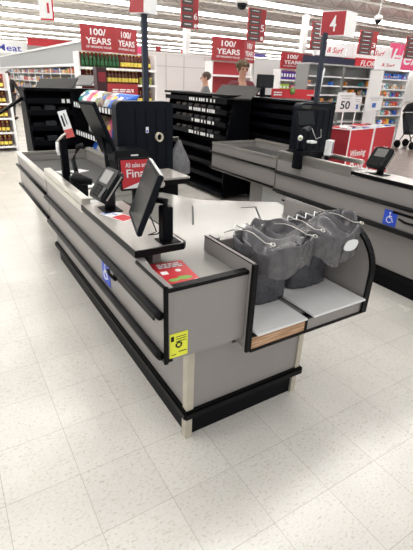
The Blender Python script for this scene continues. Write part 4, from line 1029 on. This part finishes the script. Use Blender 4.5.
# hanging aisle signs ------------------------------------------------------------
def aisle(num, px, Y, rows, label, y0, y1, half=False, f0=.66):
    """red board with grey name strips (left) and number on the right; px = (left, right)"""
    x0 = at(px[0], (y0+y1)/2, Y=Y); x1 = at(px[1], (y0+y1)/2, Y=Y)
    zt = at((px[0]+px[1])/2, y0, Y=Y).z; zb = at((px[0]+px[1])/2, y1, Y=Y).z
    t = thing('aisle_sign', label, 'aisle sign', ((x0.x+x1.x)/2, Y, zb))
    W = x1.x-x0.x; H = zt-zb
    MB().box(x0.x, x1.x, Y, Y+.05, zb, zt).build('board', RED, t)
    for k in range(rows):
        za = zt-H*(k+.15)/rows; zc = zt-H*(k+.88)/rows
        s_ = MB().box(x0.x+.02, x0.x+W*f0, Y-.012, Y-.0005, zc, za).build('name_strip', STRIP, t)
        bars((x0.x+W*f0/2+.01, Y-.012, (za+zc)/2), (1, 0, 0), (0, 0, 1), W*f0*.6, (za-zc)*.3, 1, PAP, s_)
    if num: text('number', num, (x0.x+W*(f0+1)/2, Y, zb+H*.42), (1, 0, 0), (0, 0, 1), W*(1-f0)*.62, min(H*.22, W*.6), PAP, t, .002, .01)
    MB(frame((x0.x+W*(f0+1)/2, Y-.002, zb+H*.10), (1, 0, 0), (0, 0, 1))).lathe([(W*(1-f0)*.28, 0), (W*(1-f0)*.28, .003)], 14).build('round_mark', PAP, t)
    for x in (x0.x+.08, x1.x-.08): MB().tube([(x, Y+.025, zt), (x, Y+.025, CEIL)], .005, 4).build('hanger_wire', GRYL, t)
aisle('6', (181.5, 198.5), 9.6, 4, 'red hanging aisle sign number 6 over the white panel wall', -2, 28.5)
aisle('5', (248.5, 265.5), 9.6, 6, 'red hanging aisle sign number 5 to the right of the cashier', 8.5, 41.5)
aisle('', (312, 328), 10.2, 6, 'red hanging aisle sign behind the number 4 lane sign', 22, 50)
aisle('3', (359.5, 377), 10.0, 6, 'red hanging aisle sign number 3 below the ceiling camera', 30.5, 55)
aisle('', (406, 424), 10.0, 5, 'dark red hanging aisle sign cut by the right edge', 37, 59)
# number 1 sign top left
T = frame(at(46, 1, Y=8.5), (.93, -.36, 0), (0, 0, 1))
t = thing('lane_sign', 'white number 1 sign with a red border at the upper left', 'lane sign', T.translation)
MB(T).box(-.13, .11, -.28, .28, -.05, 0).build('panel', PAP, t)
MB(T).box(-.13, .11, -.28, -.255, .0003, .004).box(.085, .11, -.2549, .28, .0003, .004).build('red_border', RED2, t)
text('number', '1', T @ Vector((.02, -.10, 0)), axes(T)[0], (0, 0, 1), .035, .15, RED2, t)
MB().tube([T @ Vector((0, .28, -.02)), (T.translation.x, T.translation.y, CEIL)], .005, 5).build('hanger_wire', GRYL, t)
# ceiling cameras
def dome(px, py, Y, r_, label):
    c = at(px, py, Y=Y); t = thing('ceiling_camera', label, 'camera', (c.x, c.y, c.z))
    MB().tube([(c.x, c.y, c.z+r_*.8), (c.x, c.y, CEIL)], .012, 6).build('drop_rod', WHT, t)
    MB().lathe([(r_*.7, r_*1.1), (r_, r_*.8), (r_*1.02, .01)], 16, (c.x, c.y, c.z)).build('housing', WHT, t)
    MB().ball((c.x, c.y, c.z), r_*.8, n=14).build('dark_dome', SCR, t)
dome(242, 4, 8.0, .13, 'white dome camera hanging by the top edge over aisle sign 5')
dome(378, 20.5, 6.4, .08, 'white ceiling camera on a rod above aisle sign 3')

# ================================================================ PEOPLE
def skinmesh(name, pts, edges, radii, m, parent, root=0):
    me = bpy.data.meshes.new(name); R = ROOT[parent.name]
    me.from_pydata([tuple(p) for p in pts], edges, []); me.update()
    o = bpy.data.objects.new(name, me); COL.objects.link(o)
    md = o.modifiers.new('s', 'SKIN'); md.use_smooth_shade = True
    for i, r in enumerate(radii):
        me.skin_vertices[0].data[i].radius = r if isinstance(r, tuple) else (r, r)
        me.skin_vertices[0].data[i].use_root = (i == root)
    sb = o.modifiers.new('u', 'SUBSURF'); sb.levels = 1; sb.render_levels = 1
    dg = bpy.context.evaluated_depsgraph_get(); dg.update()
    m2 = bpy.data.meshes.new_from_object(o.evaluated_get(dg)); bpy.data.objects.remove(o)
    m2.name = name; m2.materials.clear(); m2.materials.append(m)
    for f in m2.polygons: f.use_smooth = True
    o = bpy.data.objects.new(name, m2); COL.objects.link(o); o.parent = parent; ROOT[o.name] = R
    return o
def person(label, loc, rz, H, shirt, pants, hair, handL=(-.28, -.10, .95), handR=(.28, -.10, .95), stride=0, curly=False, lean=0):
    """faces local -Y"""
    t = thing('person', label, 'person', loc, rz); s = H/1.78
    def S(p): return (p[0]*s, p[1]*s, p[2]*s)
    sh = 1.45
    P = {'pel': (0, 0, .97), 'waist': (0, -lean*.3, 1.12), 'chest': (0, -lean*.7, 1.32), 'neck': (0, -lean, 1.50), 'jaw': (0, -lean-.02, 1.60), 'head': (0, -lean-.015, 1.665), 'crown': (0, -lean, 1.71)}
    names = list(P); pts = [S(P[k]) for k in names]; ed = [(i, i+1) for i in range(6)]
    rad = [(.15*s, .10*s), (.13*s, .09*s), (.15*s, .10*s), .055*s, (.062*s, .075*s), (.075*s, .09*s), (.06*s, .075*s)]
    def addp(p, r, par): pts.append(S(p)); rad.append(r*s); ed.append((par, len(pts)-1)); return len(pts)-1
    arms = []; legs = []
    for sg, hd in ((-1, handL), (1, handR)):
        a = addp((sg*.17, -lean*.8, 1.41), .06, 2)
        el = Vector(((sg*.24+hd[0])/2+sg*.05, hd[1]*.35+.04, (1.41+hd[2])/2-.05))
        b = addp(tuple(el), .045, a); c = addp(hd, .028, b)
        d = (Vector(hd)-el).normalized()
        h = Vector(hd)+d*.06; pm = addp(tuple(h), .032, c)
        for k in range(4):
            off = Vector((sg*(k-1.5)*.004, -(k-1.5)*.018, 0)); tip = h+d*(.085-.008*abs(k-1.3))+off*1.3+Vector((0, -.012, 0)); addp(tuple(tip), .009, pm)
        addp(tuple(h+d*.03+Vector((-sg*.01, -.05, 0))), .010, c)
        arms.append((S((sg*.17, -lean*.8, 1.41)), S(tuple(el)), S(tuple(hd))))
        st = stride*sg
        hip = (sg*.09, 0, .92); kn = (sg*.095, -.03-st*.5, .50); an = (sg*.10, .02-st, .09); toe = (sg*.11, -.13-st, .035)
        i1 = addp(hip, .088, 0); i2 = addp(kn, .055, i1); i3 = addp(an, .038, i2); i4 = addp(toe, .032, i3)
        legs.append([S(hip), S(kn), S(an), S(toe)])
    body = skinmesh('body', pts, ed, rad, SKIN, t)
    # clothes
    c_pts = [S((0, 0, .90)), S(P['waist']), S(P['chest']), S((0, -lean*.9, 1.50))]; c_r = [(.18*s, .135*s), (.165*s, .125*s), (.185*s, .14*s), .09*s]; c_e = [(0, 1), (1, 2), (2, 3)]
    for (a, b, c) in arms:
        c_pts += [a, tuple(Vector(a).lerp(Vector(b), .95)), tuple(Vector(b).lerp(Vector(c), .75))]; n = len(c_pts)
        c_r += [.075*s, .058*s, .045*s]; c_e += [(2, n-3), (n-3, n-2), (n-2, n-1)]
    skinmesh('shirt', c_pts, c_e, c_r, shirt, t)
    p_pts = [S((0, 0, .99))]; p_r = [(.16*s, .115*s)]; p_e = []
    for lg in legs:
        p_pts += lg[:2]+[tuple(Vector(lg[1]).lerp(Vector(lg[2]), .93))]; n = len(p_pts); p_r += [.105*s, .072*s, .058*s]; p_e += [(0, n-3), (n-3, n-2), (n-2, n-1)]
    skinmesh('trousers', p_pts, p_e, p_r, pants, t)
    T = ROOT[t.name]
    for lg in legs:
        a, b = Vector(lg[2]), Vector(lg[3]); MB(T).ball(((a.x+b.x)/2, (a.y+b.y)/2-.01, .045), .05, .95, 2.7, .88).build('shoe', BLKP, t)
    hx = MB(T); hc = Vector(S((0, -lean+.02, 1.672)))
    hx.ball(tuple(hc), .105*s, .88, 1.0, .86, 14)
    if curly:
        for k in range(40):
            a = k*2.4; e = .2+1.1*(k/40); q = hc+Vector((math.cos(a)*math.cos(e)*.09, math.sin(a)*math.cos(e)*.10, math.sin(e)*.08))*s
            hx.ball(tuple(q), .032*s, n=6)
    hx.build('hair', hair, t)
    fc = MB(T); fz = 1.645*s; fy = (-lean-.02)*s-.082*s
    fc.ball((0, fy-.008*s, fz-.035*s), .018*s, .8, 1.1, 1.3).build('nose', SKIN, t)
    for sg in (-1, 1): MB(T).ball((sg*.03*s, fy+.006*s, fz-.008*s), .011*s).build('eye', BLK, t)
    MB(T).ball((0, fy+.004*s, fz-.085*s), .02*s, 1.2, .5, .3).build('mouth', mat('lip', (.35, .1, .09), .5), t)
    for sg in (-1, 1): MB(T).ball((sg*.082*s, (-lean)*s, fz-.02*s), .024*s, .4, .7, 1.2).build('ear', SKIN, t)
    return t
q = at(206, 69.5, Z=1.86)
person('person with short dark hair in a grey t-shirt walking left before the white panel wall', (q.x, q.y, 0), -2.0, 1.84, mat('grey_tee', (.13, .14, .15), .8), mat('dark_jeans', (.03, .035, .05), .8), HAIR, stride=.12)
q = at(242, 58, Z=2.0)
pc = person('person with curly hair in a maroon top behind the third lane', (q.x, q.y, 0), -.25, 1.98, mat('maroon_top', (.13, .02, .03), .8), mat('black_trousers', (.02, .02, .022), .8), HAIRB, handL=(-.20, -.28, 1.25), handR=(.16, -.30, 1.22), curly=True, lean=.06)
T = ROOT[pc.name]
for (x, z, w_, m_, lb) in ((-.10, 1.33, .16, mat('sky_blue', (.10, .30, .70), .4), 'blue and white packet held by the curly haired person'), (.09, 1.35, .14, PAP, 'white and red packet held by the curly haired person')):
    b = MB(T).box(x-w_/2, x+w_/2, -.36, -.30, z-.07, z+.08, .015); b.mi = 1; b.box(x-w_*.3, x+w_*.3, -.364, -.361, z-.03, z+.04)
    tag(b.build('held_packet', [m_, PAP if x < 0 else SP[2]]), lb, 'packet')
q = at(15, 119.5, Z=0)
person('person in black clothes walking away at the far left', (q.x, q.y, 0), 2.4, 1.72, mat('black_shirt', (.012, .012, .014), .8), mat('charcoal_trousers', (.05, .05, .052), .8), HAIR, handL=(-.30, -.18, .95), handR=(.36, -.12, 1.0), stride=.2)
q = at(328, 90, Z=1.62)
person('person with brown hair half hidden behind the number 4 pole', (q.x, q.y, 0), -.1, 1.64, mat('black_shirt', (.012, .012, .014), .8), mat('black_trousers', (.02, .02, .022), .8), HAIR)
# retractable belt across the left aisle
a = at(25, 96, Y=5.9); b = at(0, 113, Y=5.2)
t = thing('barrier_arm', 'black barrier arm sticking out left from the left black rack', 'barrier', (a.x, a.y, a.z))
MB().tube([a+Vector((.0, .0, 0)), a.lerp(b, .55), b, b+(b-a)*.5], [.022, .020, .016, .012], 8).build('arm', BLKM, t)
MB().ball(tuple(a), .045).build('joint', BLK, t)
# pushchair at the right edge
q = at(411, 150, Z=0)
t = thing('pushchair', 'dark pushchair cut by the right edge beside the red bins', 'pushchair', (q.x, q.y, 0))
bx, by = q.x, q.y
for (x, y) in ((0, 0), (.55, .1), (0, .5), (.55, .6)):
    MB(frame((bx+x-.015, by+y, .115), (0, 1, 0), (0, 0, 1))).lathe([(.06, 0), (.105, 0), (.115, .01), (.115, .022), (.105, .03), (.06, .03)], 18).build('wheel', BLK, t)
for x in (0, .55): MB().tube([(bx+x, by, .12), (bx+x*.9+.03, by+.25, .55), (bx+x*.9+.03, by+.55, 1.05)], .016, 6).tube([(bx+x, by+.5, .12), (bx+x*.9+.03, by+.2, .70)], .014, 6).build('frame', GRYD, t)
MB().prism([(by+.05, .42), (by+.42, .38), (by+.60, .95), (by+.50, 1.0), (by+.36, .50), (by+.05, .50)], 'x', bx+.06, bx+.50, .02).build('seat', mat('black_canvas', (.02, .02, .025), .8), t)
MB().prism([(by+.50, 1.02), (by+.62, 1.0), (by+.52, 1.22), (by+.28, 1.30), (by+.08, 1.20), (by+.22, 1.18), (by+.42, 1.14)], 'x', bx+.05, bx+.51, .02).build('canopy', mat('black_canvas', (.02, .02, .025), .8), t)
MB().box(bx-.02, bx+.2, by-.06, by-.02, .62, .64).build('tray', WHT, t)
# low strap hook beside the farther access sign
q = at(408, 221, X=2.945)
t = thing('bag_hook', 'black strap hook right beside the wheelchair sign on the farther counter', 'hook', (2.93, q.y, q.z))
MB().tube([(2.93, q2.y+.02, q2.z+.012), (2.925, q2.y-.04, q2.z), (2.94, q2.y-.30, q2.z)], .010, 8).build('strap', BLK, t)
tag(MB().tube([(.585, 1.86, .722), (.580, 1.82, .715), (.590, 1.76, .708)], .008, 8).build('bag_hook', BLK), 'black strap hook beside the wheelchair sign on the nearest counter', 'hook')
